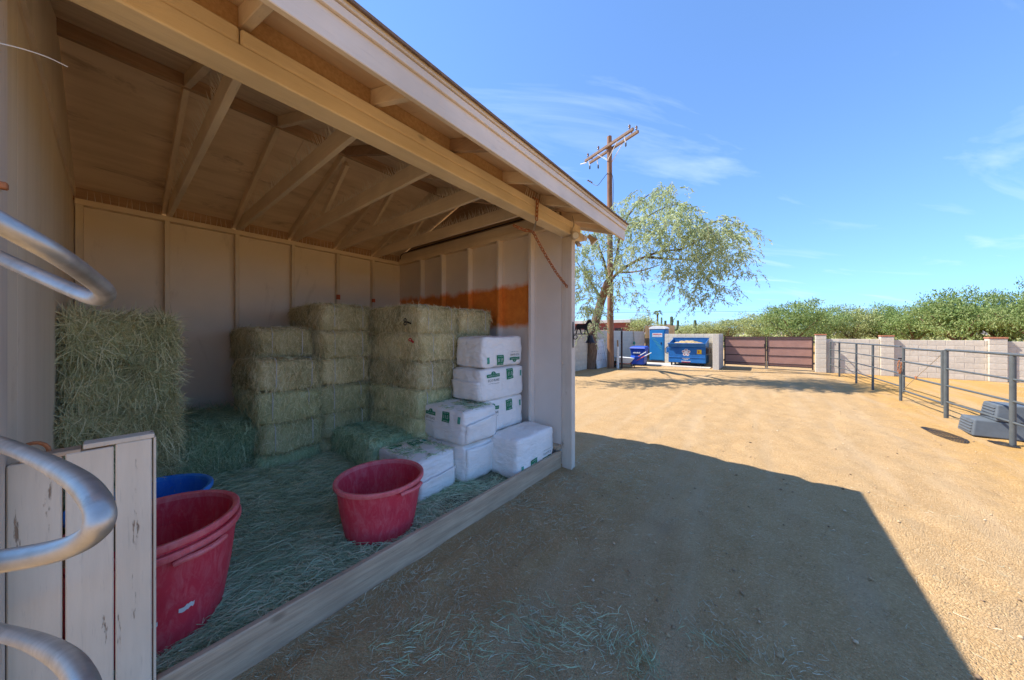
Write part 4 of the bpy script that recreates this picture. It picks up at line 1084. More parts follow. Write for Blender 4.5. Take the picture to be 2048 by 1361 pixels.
# tools hanging on the hay
def ony(px, py, Y):
    r_ = (px - 1024) / 637; u = -(py - 670) / 637; d = (-S_ + r_ * C_, C_ + r_ * S_, u); t = Y / d[1]
    return Vector((d[0] * t, Y, HC + u * t))
s0 = ony(814, 644, 1.985)
sc1 = empty('scissors', tuple(s0), 'black handled scissors stuck in the top right hay bale', 'scissors')
for s in (-1, 1):
    MB().tube([s0 + Vector((-0.03 + 0.022 * math.cos(a), -0.004, s * 0.02 + 0.016 * math.sin(a))) for a in np.linspace(0, 2*math.pi, 12, endpoint=False)], 0.005, 5, closed=True).build('handle', MT['blackplastic'], sc1, True)
MB().bar(s0 + Vector((-0.01, 0, 0)), s0 + Vector((0.06, 0.01, -0.02)), 0.006, 0.016).build('blade', MT['black'], sc1)
s1 = ony(822, 681, 1.985)
cl1 = empty('red_clip', tuple(s1), 'small red clip hanging on the hay under the scissors', 'clip')
MB().tube([s1 + Vector((-0.01 + 0.022 * math.cos(a), -0.004, 0.005 + 0.014 * math.sin(a))) for a in np.linspace(0, 2*math.pi, 12, endpoint=False)], 0.006, 5, closed=True).build('handle', MT['red'], cl1, True)
MB().bar(s1 + Vector((0.0, 0, 0)), s1 + Vector((0.045, 0.0, -0.022)), 0.008, 0.02).build('blade', MT['red'], cl1)

# ------------------------------------------------------------------ masonry
bk = {}
def block_mesh(l, h, t, mat):
    key = (round(l, 3), round(h, 3), round(t, 3), mat)
    if key not in bk:
        bm = bmesh.new(); bmesh.ops.create_cube(bm, size=1.0)
        for v in bm.verts: v.co = Vector((v.co.x * l, v.co.y * t, v.co.z * h))
        bmesh.ops.bevel(bm, geom=bm.edges[:], offset=0.006, segments=1, affect='EDGES')
        me = bpy.data.meshes.new('block'); bm.to_mesh(me); bm.free(); me.materials.append(MT[mat]); bk[key] = me
    return bk[key]
def block_wall(name, a, b, height, thick, mat, label, ch=0.2, blk=0.40, z0=0.0, cap=True):
    """straight wall of running-bond blocks from a to b (xy)"""
    a, b = Vector((*a, 0)), Vector((*b, 0)); d = b - a; ln = d.length; d.normalize(); ang = math.atan2(d.y, d.x)
    root = empty(name, tuple((a + b) / 2), label, 'wall')
    nrm = Vector((-d.y, d.x, 0))
    nrow = max(1, round(height / ch)); ch = height / nrow
    m = MB(); t = thick - 0.016
    P = [a + nrm * -t / 2, b + nrm * -t / 2, b + nrm * t / 2, a + nrm * t / 2]
    m.hexa([p + Vector((0, 0, z0 - 0.1)) for p in P] + [p + Vector((0, 0, height - 0.006)) for p in P]).build('mortar', MT['mortar'], root)
    for r_ in range(nrow):
        s = -(blk / 2 if r_ % 2 else 0)
        while s < ln - 0.02:
            u0, u1 = max(s, 0) + 0.004, min(s + blk, ln) - 0.004
            if u1 - u0 > 0.04:
                o = bpy.data.objects.new('block', block_mesh(u1 - u0, ch - 0.009, thick + random.choice((-0.004, 0, 0.003)), mat)); COL.objects.link(o)
                c = a + d * ((u0 + u1) / 2) + Vector((0, 0, z0 + ch * (r_ + 0.5)))
                o.matrix_world = Matrix.Translation(c) @ Matrix.Rotation(ang, 4, 'Z'); adopt(o, root)
            s += blk
    return root
def pier(name, x0, x1, y0, y1, h, label, cap=True, mat='block', ch=0.2):
    root = empty(name, ((x0 + x1) / 2, (y0 + y1) / 2, 0), label, 'pier', 'block piers of the yard wall')
    box('mortar', (x0 + 0.008, x1 - 0.008, y0 + 0.008, y1 - 0.008, -0.1, h - 0.004), MT['mortar'], root, 0)
    n = round(h / ch); c_ = h / n
    for k in range(n):
        o = bpy.data.objects.new('block', block_mesh(x1 - x0, c_ - 0.009, y1 - y0, mat)); COL.objects.link(o)
        o.location = ((x0 + x1) / 2, (y0 + y1) / 2, c_ * (k + 0.5)); adopt(o, root)
    if cap:
        for k in range(4):
            w = (x1 - x0 + 0.03) / 4
            box('cap_brick', (x0 - 0.015 + k * w + 0.002, x0 - 0.015 + (k + 1) * w - 0.002, y0 - 0.015, y1 + 0.015, h + 0.002, h + 0.05), MT['brickcap'], root, 0.004)
    return root
pier('wall_pier', 1.64, 1.955, 18.10, 18.42, 1.53, 'block pier with brick cap at the right side of the brown gate')
pier('wall_pier', 3.43, 3.76, 18.10, 18.42, 1.48, 'block pier with brick cap in the middle of the right wall')
pier('wall_pier', 5.82, 6.17, 18.10, 18.42, 1.42, 'block pier with brick cap near the right picture edge')
block_wall('block_wall', (1.96, 18.3), (3.425, 18.3), 1.385, 0.19, 'block', 'short stretch of grey block wall between the gate pier and the middle pier')
block_wall('block_wall', (3.765, 18.3), (5.815, 18.3), 1.36, 0.19, 'block', 'grey block wall between the middle pier and the right pier')
block_wall('block_wall', (6.175, 18.3), (8.6, 18.3), 1.33, 0.19, 'block', 'end stretch of grey block wall at the right picture edge')
block_wall('block_wall', (-1.70, 16.6), (-1.70, 18.42), 1.59, 0.24, 'block', 'short block wall running back to the left gate hinge')
block_wall('block_wall', (-4.2, 18.53), (-1.60, 18.53), 1.60, 0.19, 'blockcream', 'cream block wall behind the blue dumpster')
block_wall('block_wall', (-6.40, 10.5), (-6.40, 22.0), 1.77, 0.19, 'block', 'long shaded block wall behind the tree and utility pole')
block_wall('block_wall', (-8.4, 22.1), (-6.31, 22.1), 1.70, 0.19, 'block', 'block wall corner stretch left of the portable toilet')
bs = empty('wall_post', (-5.17, 14.62, 0), 'thin dark brown steel post just right of the utility pole', 'post')
box('shaft', (-5.205, -5.135, 14.60, 14.67, 0, 1.72), MT['gateframe'], bs, 0.006)
box('foot', (-5.23, -5.11, 14.57, 14.70, 0, 0.02), MT['gateframe'], bs, 0.003)

# slab
sl = box('slab', (-5.9, -1.95, 16.9, 18.43, -0.05, 0.045), MT['concrete'], None, 0.006); sl.name = 'concrete_pad'; tag(sl, kind='structure')

# ------------------------------------------------------------------ brown double gate
gt = empty('driveway_gate', (0.14, 18.4, 0), 'brown sheet metal double gate in a dark frame', 'gate')
gl = ((-1.54, 0.045), (0.055, 1.60))
for (x0, x1) in gl:
    lf = MB()
    for (a, b) in ((x0, x0 + 0.05), (x1 - 0.05, x1)): lf.box(a, b, 18.36, 18.41, 0.06, 1.47)
    lf.build('leaf_frame', MT['gateframe'], gt, bevel=0.004)
    zs = [0.06, 0.20, 0.26, 0.62, 0.97, 1.36, 1.44]
    for z, h in ((0.14, 0.04), (0.245, 0.03), (0.60, 0.03), (0.97, 0.03), (1.345, 0.035), (1.435, 0.035)):
        box('bar', (x0 + 0.051, x1 - 0.051, 18.362, 18.405, z, z + h), MT['gateframe'], gt, 0.003)
    for z0, z1 in ((0.18, 0.245), (0.275, 0.60), (0.63, 0.97), (1.0, 1.345), (1.38, 1.435)):
        box('sheet', (x0 + 0.051, x1 - 0.051, 18.38, 18.39, z0 + 0.001, z1 - 0.001), MT['gatebrown'], gt, 0)
box('lock_box', (-0.03, 0.03, 18.32, 18.358, 0.98, 1.14), MT['black'], gt, 0.006)
for x in (0.015, 0.085): MB().tube([(x, 18.345, 0.02), (x, 18.345, 0.36)], 0.012, 8).build('drop_bolt', MT['steel'], gt, True)
for x in (-1.55, 1.61):
    for z in (0.3, 1.2): box('hinge', (x - 0.02, x + 0.02, 18.35, 18.40, z, z + 0.08), MT['black'], gt, 0.003)

# ------------------------------------------------------------------ pipe fence on the right
pf = empty('pipe_fence', (2.4, 12, 0), 'grey welded pipe rail fence running from the wall to the right edge', 'fence')
fx_ = lambda y: 2.05 + (18.3 - y) * 0.0665
FH = [1.27, 0.95, 0.64, 0.34]
posts = [18.05, 16.75, 14.8, 13.35, 11.55, 9.62, 7.92, 6.1]
for k, y in enumerate(posts):
    r_ = 0.026 if k < 5 else 0.030
    MB().tube([(fx_(y), y, -0.05), (fx_(y), y, 1.255 if k != 4 else 0.90)], r_, 14).build('post', MT['fencepipe'], pf, True)
segs = list(zip(posts[:-1], posts[1:]))
for k, (a, b) in enumerate(segs):
    if k == 4: continue
    for z in FH:
        rz = 0.021 if z > 1.2 else 0.016
        zz = z - (0.03 if k >= 5 and z < 1.2 else 0)
        MB().tube([(fx_(a), a, zz), (fx_(b), b, zz)], rz, 10).build('rail', MT['fencepipe'], pf, True)
sg = empty('walk_gate', (2.43, 10.6, 0), 'grey pipe gate with a diagonal cable in the middle of the rail fence', 'gate')
a, b = 11.40, 9.74
for y in (a, b): MB().tube([(fx_(y), y, 0.22), (fx_(y), y, 1.26)], 0.024, 12).build('stile', MT['fencepipe'], sg, True)
for z in (1.24, 0.93, 0.60, 0.26): MB().tube([(fx_(a), a, z), (fx_(b), b, z)], 0.019, 10).build('rail', MT['fencepipe'], sg, True)
MB().tube([(fx_(a) - 0.01, a, 0.28), (fx_(b) - 0.01, b, 1.18)], 0.005, 6).build('cable', MT['steel'], sg, True)
box('turnbuckle', (fx_(10.75) - 0.025, fx_(10.75) - 0.01, 10.70, 10.79, 0.60, 0.66), MT['rust'], sg, 0.004)
box('latch', (fx_(11.48) - 0.06, fx_(11.48) + 0.03, 11.44, 11.50, 0.98, 1.01), MT['black'], sg, 0.003)
lc = empty('gate_chain', (2.48, 11.5, 0.9), 'loop of grey chain hanging on the fence gate latch', 'chain')
lay_chain(curve_pts([(fx_(11.5) - 0.045, 11.47, 0.95), (fx_(11.5) - 0.07, 11.44, 0.80), (fx_(11.5) - 0.05, 11.42, 0.66), (fx_(11.5) - 0.045, 11.36, 0.74), (fx_(11.5) - 0.04, 11.34, 0.92)], 6), lc, 0.041)
# second pipe run in the arena corner (diagonal shadows come from these rails)

# mounting block steps
mbk = empty('mounting_block', (2.85, 8.25, 0), 'grey plastic two step mounting block behind the pipe fence', 'mounting block')
def step(name, x0, x1, y0, y1, z0, z1):
    m = MB(); t = 0.03
    m.hexa([(x0, y0, z0), (x1, y0, z0), (x1, y1, z0), (x0, y1, z0), (x0 + t, y0 + t, z1), (x1 - t, y0 + t, z1), (x1 - t, y1 - t, z1), (x0 + t, y1 - t, z1)])
    o = m.build(name, MT['greyplastic'], mbk, bevel=0.02, seg=3)
    for k in range(4):
        z = z0 + (z1 - z0) * (0.2 + 0.18 * k)
        f_ = t * (z - z0) / (z1 - z0)
        r_ = MB().box(x0 + f_ - 0.012, x0 + f_ + 0.004, y0 + 0.06, y1 - 0.06, z, z + 0.018).build('rib', MT['greyplastic'], mbk, bevel=0.004)
    return o
step('lower_step', 2.49, 3.28, 8.22, 8.72, 0, 0.25)
step('upper_step', 2.70, 3.26, 8.24, 8.70, 0.2505, 0.50)

# flat dark nets on the dirt, modelled in place of net-patterned cast shadows
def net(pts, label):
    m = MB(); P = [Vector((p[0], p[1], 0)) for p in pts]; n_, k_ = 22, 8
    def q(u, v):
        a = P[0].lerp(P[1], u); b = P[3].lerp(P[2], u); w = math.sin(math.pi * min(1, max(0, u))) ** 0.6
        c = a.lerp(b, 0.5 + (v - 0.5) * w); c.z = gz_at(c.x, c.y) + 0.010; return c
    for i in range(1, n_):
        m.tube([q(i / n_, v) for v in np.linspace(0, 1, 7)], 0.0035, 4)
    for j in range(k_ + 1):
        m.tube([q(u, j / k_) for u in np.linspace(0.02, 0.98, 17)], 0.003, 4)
    o = m.build('shadow_net', MT['blackplastic']); tag(o, label, 'mesh', 'dark nets modelled as shadows on the dirt by the fence')
def gpt(px, py): 
    p = place(px, py, 1); k = HC / (HC - p.z); return (p.x * k, p.y * k)
net([gpt(1832, 855), gpt(1935, 898), gpt(1945, 880), gpt(1850, 852)], 'longer dark net modelled as a shadow on the dirt in front of the mounting block')
net([gpt(1965, 884), gpt(2040, 900), gpt(2046, 893), gpt(1985, 880)], 'shorter dark net modelled as a shadow at the foot of the near fence post')

# ------------------------------------------------------------------ dumpster
dp = empty('dumpster', (-2.96, 17.6, 0.05), 'blue front load dumpster heaped with dry debris', 'dumpster')
x0, x1, y0, y1 = -3.76, -2.17, 17.15, 18.35
dz0, dzr, dzb = 0.19, 1.11, 1.36
def wall_quad(p): return MB().hexa(p)
m = MB()
T = 0.03
m.box(x0, x1, y0 + 0.10, y0 + 0.10 + T, dz0, 0.93)
m.box(x0, x1, y1 - T, y1, dz0, dzb); m.box(x0, x0 + T, y0 + 0.10 + T, y1 - T, dz0, 0.93); m.box(x1 - T, x1, y0 + 0.10 + T, y1 - T, dz0, 0.93)
m.box(x0, x1, y0 + 0.10, y1, dz0, dz0 + 0.03)
for s, xs in ((0, (x0, x0 + T)), (1, (x1 - T, x1))):
    m.hexa([(xs[0], y0 + 0.1, 0.93), (xs[1], y0 + 0.1, 0.93), (xs[1], y1, 0.93), (xs[0], y1, 0.93), (xs[0], y0, dzr), (xs[1], y0, dzr), (xs[1], y1, dzb), (xs[0], y1, dzb)])
m.hexa([(x0, y0 + 0.10, 0.93), (x1, y0 + 0.10, 0.93), (x1, y0 + 0.14, 0.93), (x0, y0 + 0.14, 0.93), (x0, y0 - 0.02, dzr), (x1, y0 - 0.02, dzr), (x1, y0 + 0.02, dzr), (x0, y0 + 0.02, dzr)])
m.build('bin_body', MT['blue'], dp, bevel=0.008)
box('rim', (x0 - 0.02, x1 + 0.02, y0 - 0.05, y0 + 0.02, dzr, dzr + 0.04), MT['blue'], dp, 0.006)
box('rim', (x0 - 0.02, x1 + 0.02, y1 - 0.04, y1 + 0.02, dzb, dzb + 0.035), MT['blue'], dp, 0.006)
box('stiffener', (x0, x1, y0 + 0.07, y0 + 0.099, 0.87, 0.92), MT['blue'], dp, 0.006)
box('stiffener', (x0, x1, y0 + 0.08, y0 + 0.099, 0.44, 0.47), MT['blue'], dp, 0.006)
for sx, xx in ((-1, x0), (1, x1)):
    box('fork_pocket', (xx + (sx * 0.002), xx + sx * 0.12, y0 + 0.16, y1 - 0.2, 0.66, 0.93), MT['blue' if sx < 0 else 'gateframe'], dp, 0.01)
    MB().tube([(xx + sx * 0.01, y0 + 0.12, 1.0), (xx + sx * 0.14, y0 + 0.10, 0.88), (xx + sx * 0.14, y0 + 0.10, 0.66), (xx + sx * 0.01, y0 + 0.12, 0.6)], 0.018, 8).build('handle', MT['fencepipe'], dp, True)
for (cx_, cy_) in ((x0 + 0.12, y0 + 0.22), (x1 - 0.22, y0 + 0.22), (x0 + 0.12, y1 - 0.2), (x1 - 0.22, y1 - 0.2)):
    MB().tube([(cx_ - 0.025, cy_, 0.115), (cx_ + 0.025, cy_, 0.115)], 0.07, 14).build('caster_wheel', MT['rubber'], dp, True)
    box('caster_fork', (cx_ - 0.035, cx_ + 0.035, cy_ - 0.03, cy_ + 0.03, 0.17, 0.189), MT['fencepipe'], dp, 0.003)
# debris heap
k = 22; dv = []
for j in range(k + 1):
    for i in range(k + 1):
        u, v = i / k, j / k; x = x0 + 0.035 + (x1 - x0 - 0.07) * u; y = y0 + 0.06 + (y1 - y0 - 0.10) * v
        h = 1.09 + 0.22 * math.sin(math.pi * u) ** 0.7 * math.sin(math.pi * min(v * 1.1, 1)) + 0.05 * mnoise.noise((x * 6, y * 6, 1)) + 0.03 * mnoise.noise((x * 17, y * 17, 1))
        dv.append((x, y, h - 0.05))
deb = MB().add(dv, [(j*(k+1)+i, j*(k+1)+i+1, (j+1)*(k+1)+i+1, (j+1)*(k+1)+i) for j in range(k) for i in range(k)]).build('debris_heap', MT['debris'])
tag(deb, 'heap of dry straw and debris filling the dumpster', 'debris', kind='stuff')
# star emblem and lettering strokes on the front
yf = y0 + 0.097
cxs, czs = -2.98, 0.70
def star(r1, r2, n=5, ph=math.pi / 2): return [((r1 if k % 2 == 0 else r2) * math.cos(ph + k * math.pi / n), (r1 if k % 2 == 0 else r2) * math.sin(ph + k * math.pi / n)) for k in range(2 * n)]
em = MB()
for k in range(5):
    a = math.pi / 2 + k * 2 * math.pi / 5; c = (cxs + 0.115 * math.cos(a), czs + 0.115 * math.sin(a))
    em.prism([(0.072 * math.cos(t), 0.072 * math.sin(t)) for t in np.linspace(0, 2*math.pi, 14, endpoint=False)], (c[0], yf - 0.002 - 0.0004 * k, c[1]), (1, 0, 0), (0, 0, 1), (0, 0.002, 0))
em.prism([(0.11 * math.cos(t), 0.11 * math.sin(t)) for t in np.linspace(0, 2*math.pi, 20, endpoint=False)], (cxs, yf - 0.0045, czs), (1, 0, 0), (0, 0, 1), (0, 0.002, 0))
emo = em.build('emblem', MT['white'], dp)
for k in range(5):
    a = math.pi / 2 + k * 2 * math.pi / 5; t_ = a + math.pi / 2
    c = Vector((cxs + 0.12 * math.cos(a), yf - 0.006, czs + 0.12 * math.sin(a)))
    for s, mt in ((-1, 'red'), (1, 'navy')):
        d_ = Vector((math.cos(t_), 0, math.sin(t_))) * s * 0.026
        MB().bar(c + d_ + Vector((-0.04 * math.cos(a), 0, -0.04 * math.sin(a))), c + d_ * 0.5 + Vector((0.035 * math.cos(a), 0, 0.035 * math.sin(a))), 0.003, 0.022, (-math.sin(a), 0, math.cos(a))).build('stripe', MT[mt], emo)
for z, w, nn_, mt in ((0.415, 0.34, 9, 'white'), (0.37, 0.20, 6, 'white'), (0.275, 0.40, 12, 'white'), (0.235, 0.36, 12, 'red')):
    m = MB()
    for k in range(nn_):
        xx = cxs - 0.01 - w / 2 + w * (k + 0.5) / nn_; ww = w / nn_ * random.uniform(.6, .85) / 2
        m.box(xx - ww, xx + ww, yf - 0.003, yf, z - 0.016, z + random.uniform(.008, .016))
    m.build('lettering', MT[mt], dp)
stk = box('sticker', (-2.52, -2.33, yf - 0.003, yf, 0.64, 0.84), MT['yellow'], dp, 0)
box('sticker_mark', (-2.48, -2.42, yf - 0.0055, yf - 0.0032, 0.68, 0.78), MT['orangehandle'], stk, 0)

# ------------------------------------------------------------------ portable toilet
pt = empty('portable_toilet', (-4.7, 19.3, 0), 'blue portable toilet with white domed roof and sign', 'portable toilet')
x0, x1, y0, y1 = -5.09, -4.27, 18.85, 19.68
box('base', (x0 - 0.02, x1 + 0.02, y0 - 0.03, y1 + 0.02, 0.0, 0.10), MT['gateframe'], pt, 0.01)
box('cabin', (x0, x1, y0, y1, 0.102, 1.86), MT['toilet'], pt, 0.03)
tdoor = box('door', (x0 + 0.07, x1 - 0.10, y0 - 0.022, y0 - 0.001, 0.16, 1.80), MT['toilet'], pt, 0.012)
box('door_frame', (x1 - 0.095, x1 - 0.05, y0 - 0.02, y0 - 0.001, 0.12, 1.84), MT['toilet'], pt, 0.008)
pr = [(0, 0), (0.88, 0), (0.88, 0.06)] + [(0.44 + 0.42 * math.cos(a), 0.06 + 0.115 * math.sin(a)) for a in np.linspace(0, math.pi, 14)] + [(0, 0.06)]
MB().prism(pr, (x0 - 0.03, y0 - 0.035, 1.863), (1, 0, 0), (0, 0, 1), (0, y1 - y0 + 0.07, 0)).build('roof', MT['white'], pt, bevel=0.012, seg=2)
sgn = box('sign', (-4.93, -4.42, y0 - 0.028, y0 - 0.0225, 1.43, 1.64), MT['white'], pt, 0)
m = MB(); m2 = MB()
for k in range(11):
    xx = -4.905 + 0.042 * k; m.box(xx, xx + random.uniform(.026, .04), y0 - 0.031, y0 - 0.0285, 1.55, 1.61)
    m2.box(xx, xx + random.uniform(.02, .04), y0 - 0.031, y0 - 0.0285, 1.47, 1.50)
m.build('lettering', MT['red'], sgn); m2.build('lettering', MT['navy'], sgn)
for r_ in range(3):  # diagonal lattice shadow across the door, built as small teal slabs
    for k in range(11):
        xx = x0 + 0.10 + k * 0.056; zz = 1.56 - k * 0.075 - r_ * 0.085
        if xx < x1 - 0.16 and not (zz > 1.40 and xx > -4.98): box('shadow_slot', (xx, xx + 0.035, y0 - 0.026, y0 - 0.0222, zz - 0.015, zz + 0.015), MT['bagteal'], pt, 0)
box('latch', (-4.50, -4.45, y0 - 0.04, y0 - 0.0225, 1.02, 1.14), MT['black'], tdoor, 0.005)

# ------------------------------------------------------------------ bin, wheelbarrow, leaning things
bn = empty('wheeled_bin', (-5.0, 16.7, 0), 'blue wheeled refuse bin standing by the shaded wall', 'bin')
x0, x1, y0, y1 = -5.36, -4.62, 16.35, 17.0
MB().hexa([(x0 + .12, y0 + .10, .05), (x1 - .12, y0 + .10, .05), (x1 - .12, y1 - .08, .05), (x0 + .12, y1 - .08, .05), (x0, y0, .85), (x1, y0, .85), (x1, y1, .85), (x0, y1, .85)]).build('bin_body', MT['binblue'], bn, bevel=0.03, seg=2)
MB().hexa([(x0 - .03, y0 - .05, .852), (x1 + .03, y0 - .05, .852), (x1 + .03, y1 + .04, .852), (x0 - .03, y1 + .04, .852), (x0 + .03, y0 + .02, .95), (x1 - .03, y0 + .02, .95), (x1 - .03, y1, .98), (x0 + .03, y1, .98)]).build('lid', MT['binblue'], bn, bevel=0.02, seg=2)
for xx in (x0 + 0.14, x1 - 0.14): MB().tube([(xx - .03, y1 - .05, .10), (xx + .03, y1 - .05, .10)], 0.10, 14).build('wheel', MT['rubber'], bn, True)
m = MB()
for k in range(6): m.box(-5.2 + k * 0.06, -5.2 + k * 0.06 + 0.04, y0 + 0.008, y0 + 0.022, 0.62, 0.67 + 0.02 * (k % 2))
m.build('lettering', MT['white'], bn)
wb = empty('wheelbarrow', (-5.0, 15.3, 0), 'wheelbarrow with white tub and orange handles before the blue bin', 'wheelbarrow')
def wp(x, y, z):
    a_ = R(35); return (-5.25 + x * math.cos(a_) - y * math.sin(a_), 15.15 + x * math.sin(a_) + y * math.cos(a_), z)
MB().hexa([wp(-.28, -.2, .22), wp(.22, -.2, .2), wp(.22, .2, .2), wp(-.28, .2, .22), wp(-.42, -.34, .52), wp(.40, -.34, .46), wp(.40, .34, .46), wp(-.42, .34, .52)]).build('tray', MT['white'], wb, bevel=0.02, seg=2)
MB().hexa([wp(.26, -.24, .16), wp(.55, -.22, .2), wp(.55, .22, .2), wp(.26, .24, .16), wp(.42, -.3, .56), wp(.72, -.28, .52), wp(.72, .28, .52), wp(.42, .3, .56)]).build('blue_crate', MT['binblue'], wb, bevel=0.015)
MB().tube([wp(-.42, -.04, .16), wp(-.42, .04, .16)], 0.16, 18).build('wheel', MT['rubber'], wb, True)
for s in (-1, 1):
    MB().tube([wp(-.42, s * .07, .16), wp(.25, s * .2, .20), wp(.85, s * .3, .55)], 0.02, 8).build('handle', MT['orangehandle'], wb, True)
    MB().tube([wp(.86, s * .3, .555), wp(1.15, s * .34, .72)], 0.02, 8).build('grip', MT['white'], wb, True)
    MB().tube([wp(.35, s * .2, .24), wp(.45, s * .22, .0)], 0.016, 8).build('leg', MT['black'], wb, True)
ps = empty('display_board', (-6.15, 13.9, 0), 'white framed pegboard leaning on the wall between tree and pole', 'pegboard')
def lean(y0, y1, z0, z1, d0, d1): # thin slab leaning toward the wall at x=-6.3
    xf = lambda z: -5.98 - 0.19 * z
    return [(xf(z0) + d0, y0, z0), (xf(z0) + d1, y0, z0), (xf(z0) + d1, y1, z0), (xf(z0) + d0, y1, z0), (xf(z1) + d0, y0, z1), (xf(z1) + d1, y0, z1), (xf(z1) + d1, y1, z1), (xf(z1) + d0, y1, z1)]
MB().hexa(lean(13.75, 14.95, 0.01, 1.32, -0.01, 0.01)).build('sheet', MT['white'], ps)
for (a, b, c_, d_) in ((13.75, 13.83, 0.01, 1.32), (14.87, 14.95, 0.01, 1.32), (13.835, 14.865, 1.24, 1.32)):
    MB().hexa(lean(a, b, c_, d_, 0.011, 0.04)).build('frame_strip', MT['white'], ps)
m = MB()
for a in np.arange(13.98, 14.8, 0.2):
    for z in (0.35, 0.65, 0.95): m.hexa(lean(a, a + 0.04, z, z + 0.03, 0.0112, 0.0125))
m.build('peg_holes', MT['gateframe'], ps)
pp = empty('plastic_pipe', (-5.31, 14.52, 0), 'short white plastic pipe standing beside the utility pole', 'pipe')
MB().tube([(-5.31, 14.52, 0), (-5.31, 14.53, 1.0)], 0.06, 14).build('pipe_wall', MT['white'], pp, True)
MB().tube([(-5.31, 14.53, 1.001), (-5.33, 14.54, 1.30)], 0.035, 10).build('stub', MT['fencewood'], pp, True)
bf = empty('brush_broom', (-6.1, 19.9, 0), 'long handled tool with a green head leaning near the toilet', 'broom')
MB().tube([(-6.15, 19.6, 0.05), (-6.25, 19.75, 1.75)], 0.018, 8).build('handle', MT['fencewood'], bf, True)
MB().lathe([(0.0, 0.0), (0.06, 0.02), (0.07, 0.12), (0.03, 0.2), (0.0, 0.21)], (-6.2, 19.68, 0.95), 12).build('head', MT['tarp'], bf, True)
wf = empty('board_screen', (-5.4, 22.3, 0), 'brown wooden board screen behind the portable toilet', 'fence')
for k in range(15): box('board', (-6.3 + k * 0.12 + 0.003, -6.3 + (k + 1) * 0.12 - 0.003, 22.30, 22.33, 0.0, 2.16 + random.uniform(-.03, .03)), MT['fencewood'], wf, 0.003)
box('rail', (-6.3, -4.5, 22.332, 22.37, 1.6, 1.7), MT['fencewood'], wf, 0.003); box('rail', (-6.3, -4.5, 22.332, 22.37, 0.4, 0.5), MT['fencewood'], wf, 0.003)

# ------------------------------------------------------------------ red house behind the wall
hs = empty('red_house', (-17, 40, 0), 'low red house with pale flat roof beyond the wall', 'house')
box('wall', (-22, -13.4, 40, 46, 0, 3.05), MT['redwall'], hs, 0); box('roof', (-22.4, -12.9, 39.6, 46.4, 3.052, 3.45), MT['rooflight'], hs, 0.02)
box('porch_wall', (-21, -15.2, 38.6, 39.5, 0, 2.15), MT['salmon'], hs, 0); box('window', (-15.0, -14.0, 39.97, 39.99, 1.4, 2.4), MT['gateframe'], hs, 0)

# ------------------------------------------------------------------ utility pole and lines
up = empty('utility_pole', (-5.62, 14.4, 0), 'tall brown wooden utility pole with doubled crossarm', 'utility pole')
pb = Vector((-5.60, 14.4, 0)); ptop = Vector((-5.66, 14.4, 10.75))
MB().tube([pb - Vector((0, 0, .1)), pb.lerp(ptop, .5), ptop], [0.155, 0.13, 0.105], 14).build('shaft', MT['pole'], up, True)
ad = Vector((0.93, -0.36, 0)).normalized(); an_ = Vector((0.36, 0.93, 0)).normalized(); pc = Vector((-5.65, 14.4, 10.25))
for s in (-1, 1):
    MB().bar(pc + an_ * 0.16 * s - ad * 1.45, pc + an_ * 0.16 * s + ad * 1.45, 0.09, 0.12).build('crossarm', MT['polearm'], up, bevel=0.008)
    for t in (-1, 1): MB().bar(pc + an_ * 0.17 * s + ad * 0.6 * t - Vector((0, 0, 0.08)), pc + an_ * 0.14 * s - Vector((0, 0, 0.65)), 0.03, 0.012).build('brace', MT['white'], up)
for t, s in ((-1.25, -1), (-1.3, 1), (-0.35, 1), (-0.55, -1), (1.1, 1), (1.25, -1), (1.35, 1)):
    MB().lathe([(0.012, 0), (0.012, .08), (0.045, .09), (0.035, .13), (0.05, .15), (0.04, .21), (0.0, .24)], tuple(pc + ad * t + an_ * 0.16 * s + Vector((0, 0, 0.061))), 12).build('insulator', MT['insul'], up, True)
for t, s in ((-0.95, 1), (-1.2, -1), (0.98, -1)):
    q = pc + ad * t + an_ * 0.16 * s - Vector((0, 0, 0.06))
    MB().tube([q, q - Vector((-.03, 0, .18)), q - Vector((-.06, 0, .30))], 0.022, 8).build('cutout', MT['white'], up, True)
    MB().lathe([(0.0, 0), (0.035, -0.01), (0.04, -.14), (0.0, -.2)], tuple(q - Vector((-.06, 0, .30))), 10).build('arrester', MT['fencepipe'], up, True)
q = pc - ad * 1.5
MB().tube([q, q - ad * 0.45 + Vector((0, 0, 0.12))], 0.022, 8).build('stand_off', MT['white'], up, True)
MB().tube(curve_pts([pc + Vector((-1.1, .5, -1.15)), pc + Vector((-0.75, .35, -1.42)), pc + Vector((-0.35, .1, -1.3)), pc + Vector((0.02, -.16, -1.25)), pc + Vector((0.20, -.1, -1.6)), pc + Vector((0.18, -.08, -3.4))]), 0.012, 6).build('cable', MT['blackplastic'], up, True)
for k in range(3):
    MB().lathe([(0.0, -.03), (0.045, -.02), (0.045, .02), (0.0, .03)], tuple(pc + Vector((-1.12 - k * .09, .5, -1.10 + k * .07))), 10).build('strain_insulator', MT['insul'], up, True)
ln_ = MB().tube([place(-900, 640, 60), place(1300, 625, 75), place(1520, 623, 70), place(1750, 618, 66), place(2048, 610, 60), place(2900, 590, 50)], 0.03, 5).build('power_line', MT['wire'], None, True)
tag(ln_, 'thin dark overhead line crossing low over the trees', 'power line')

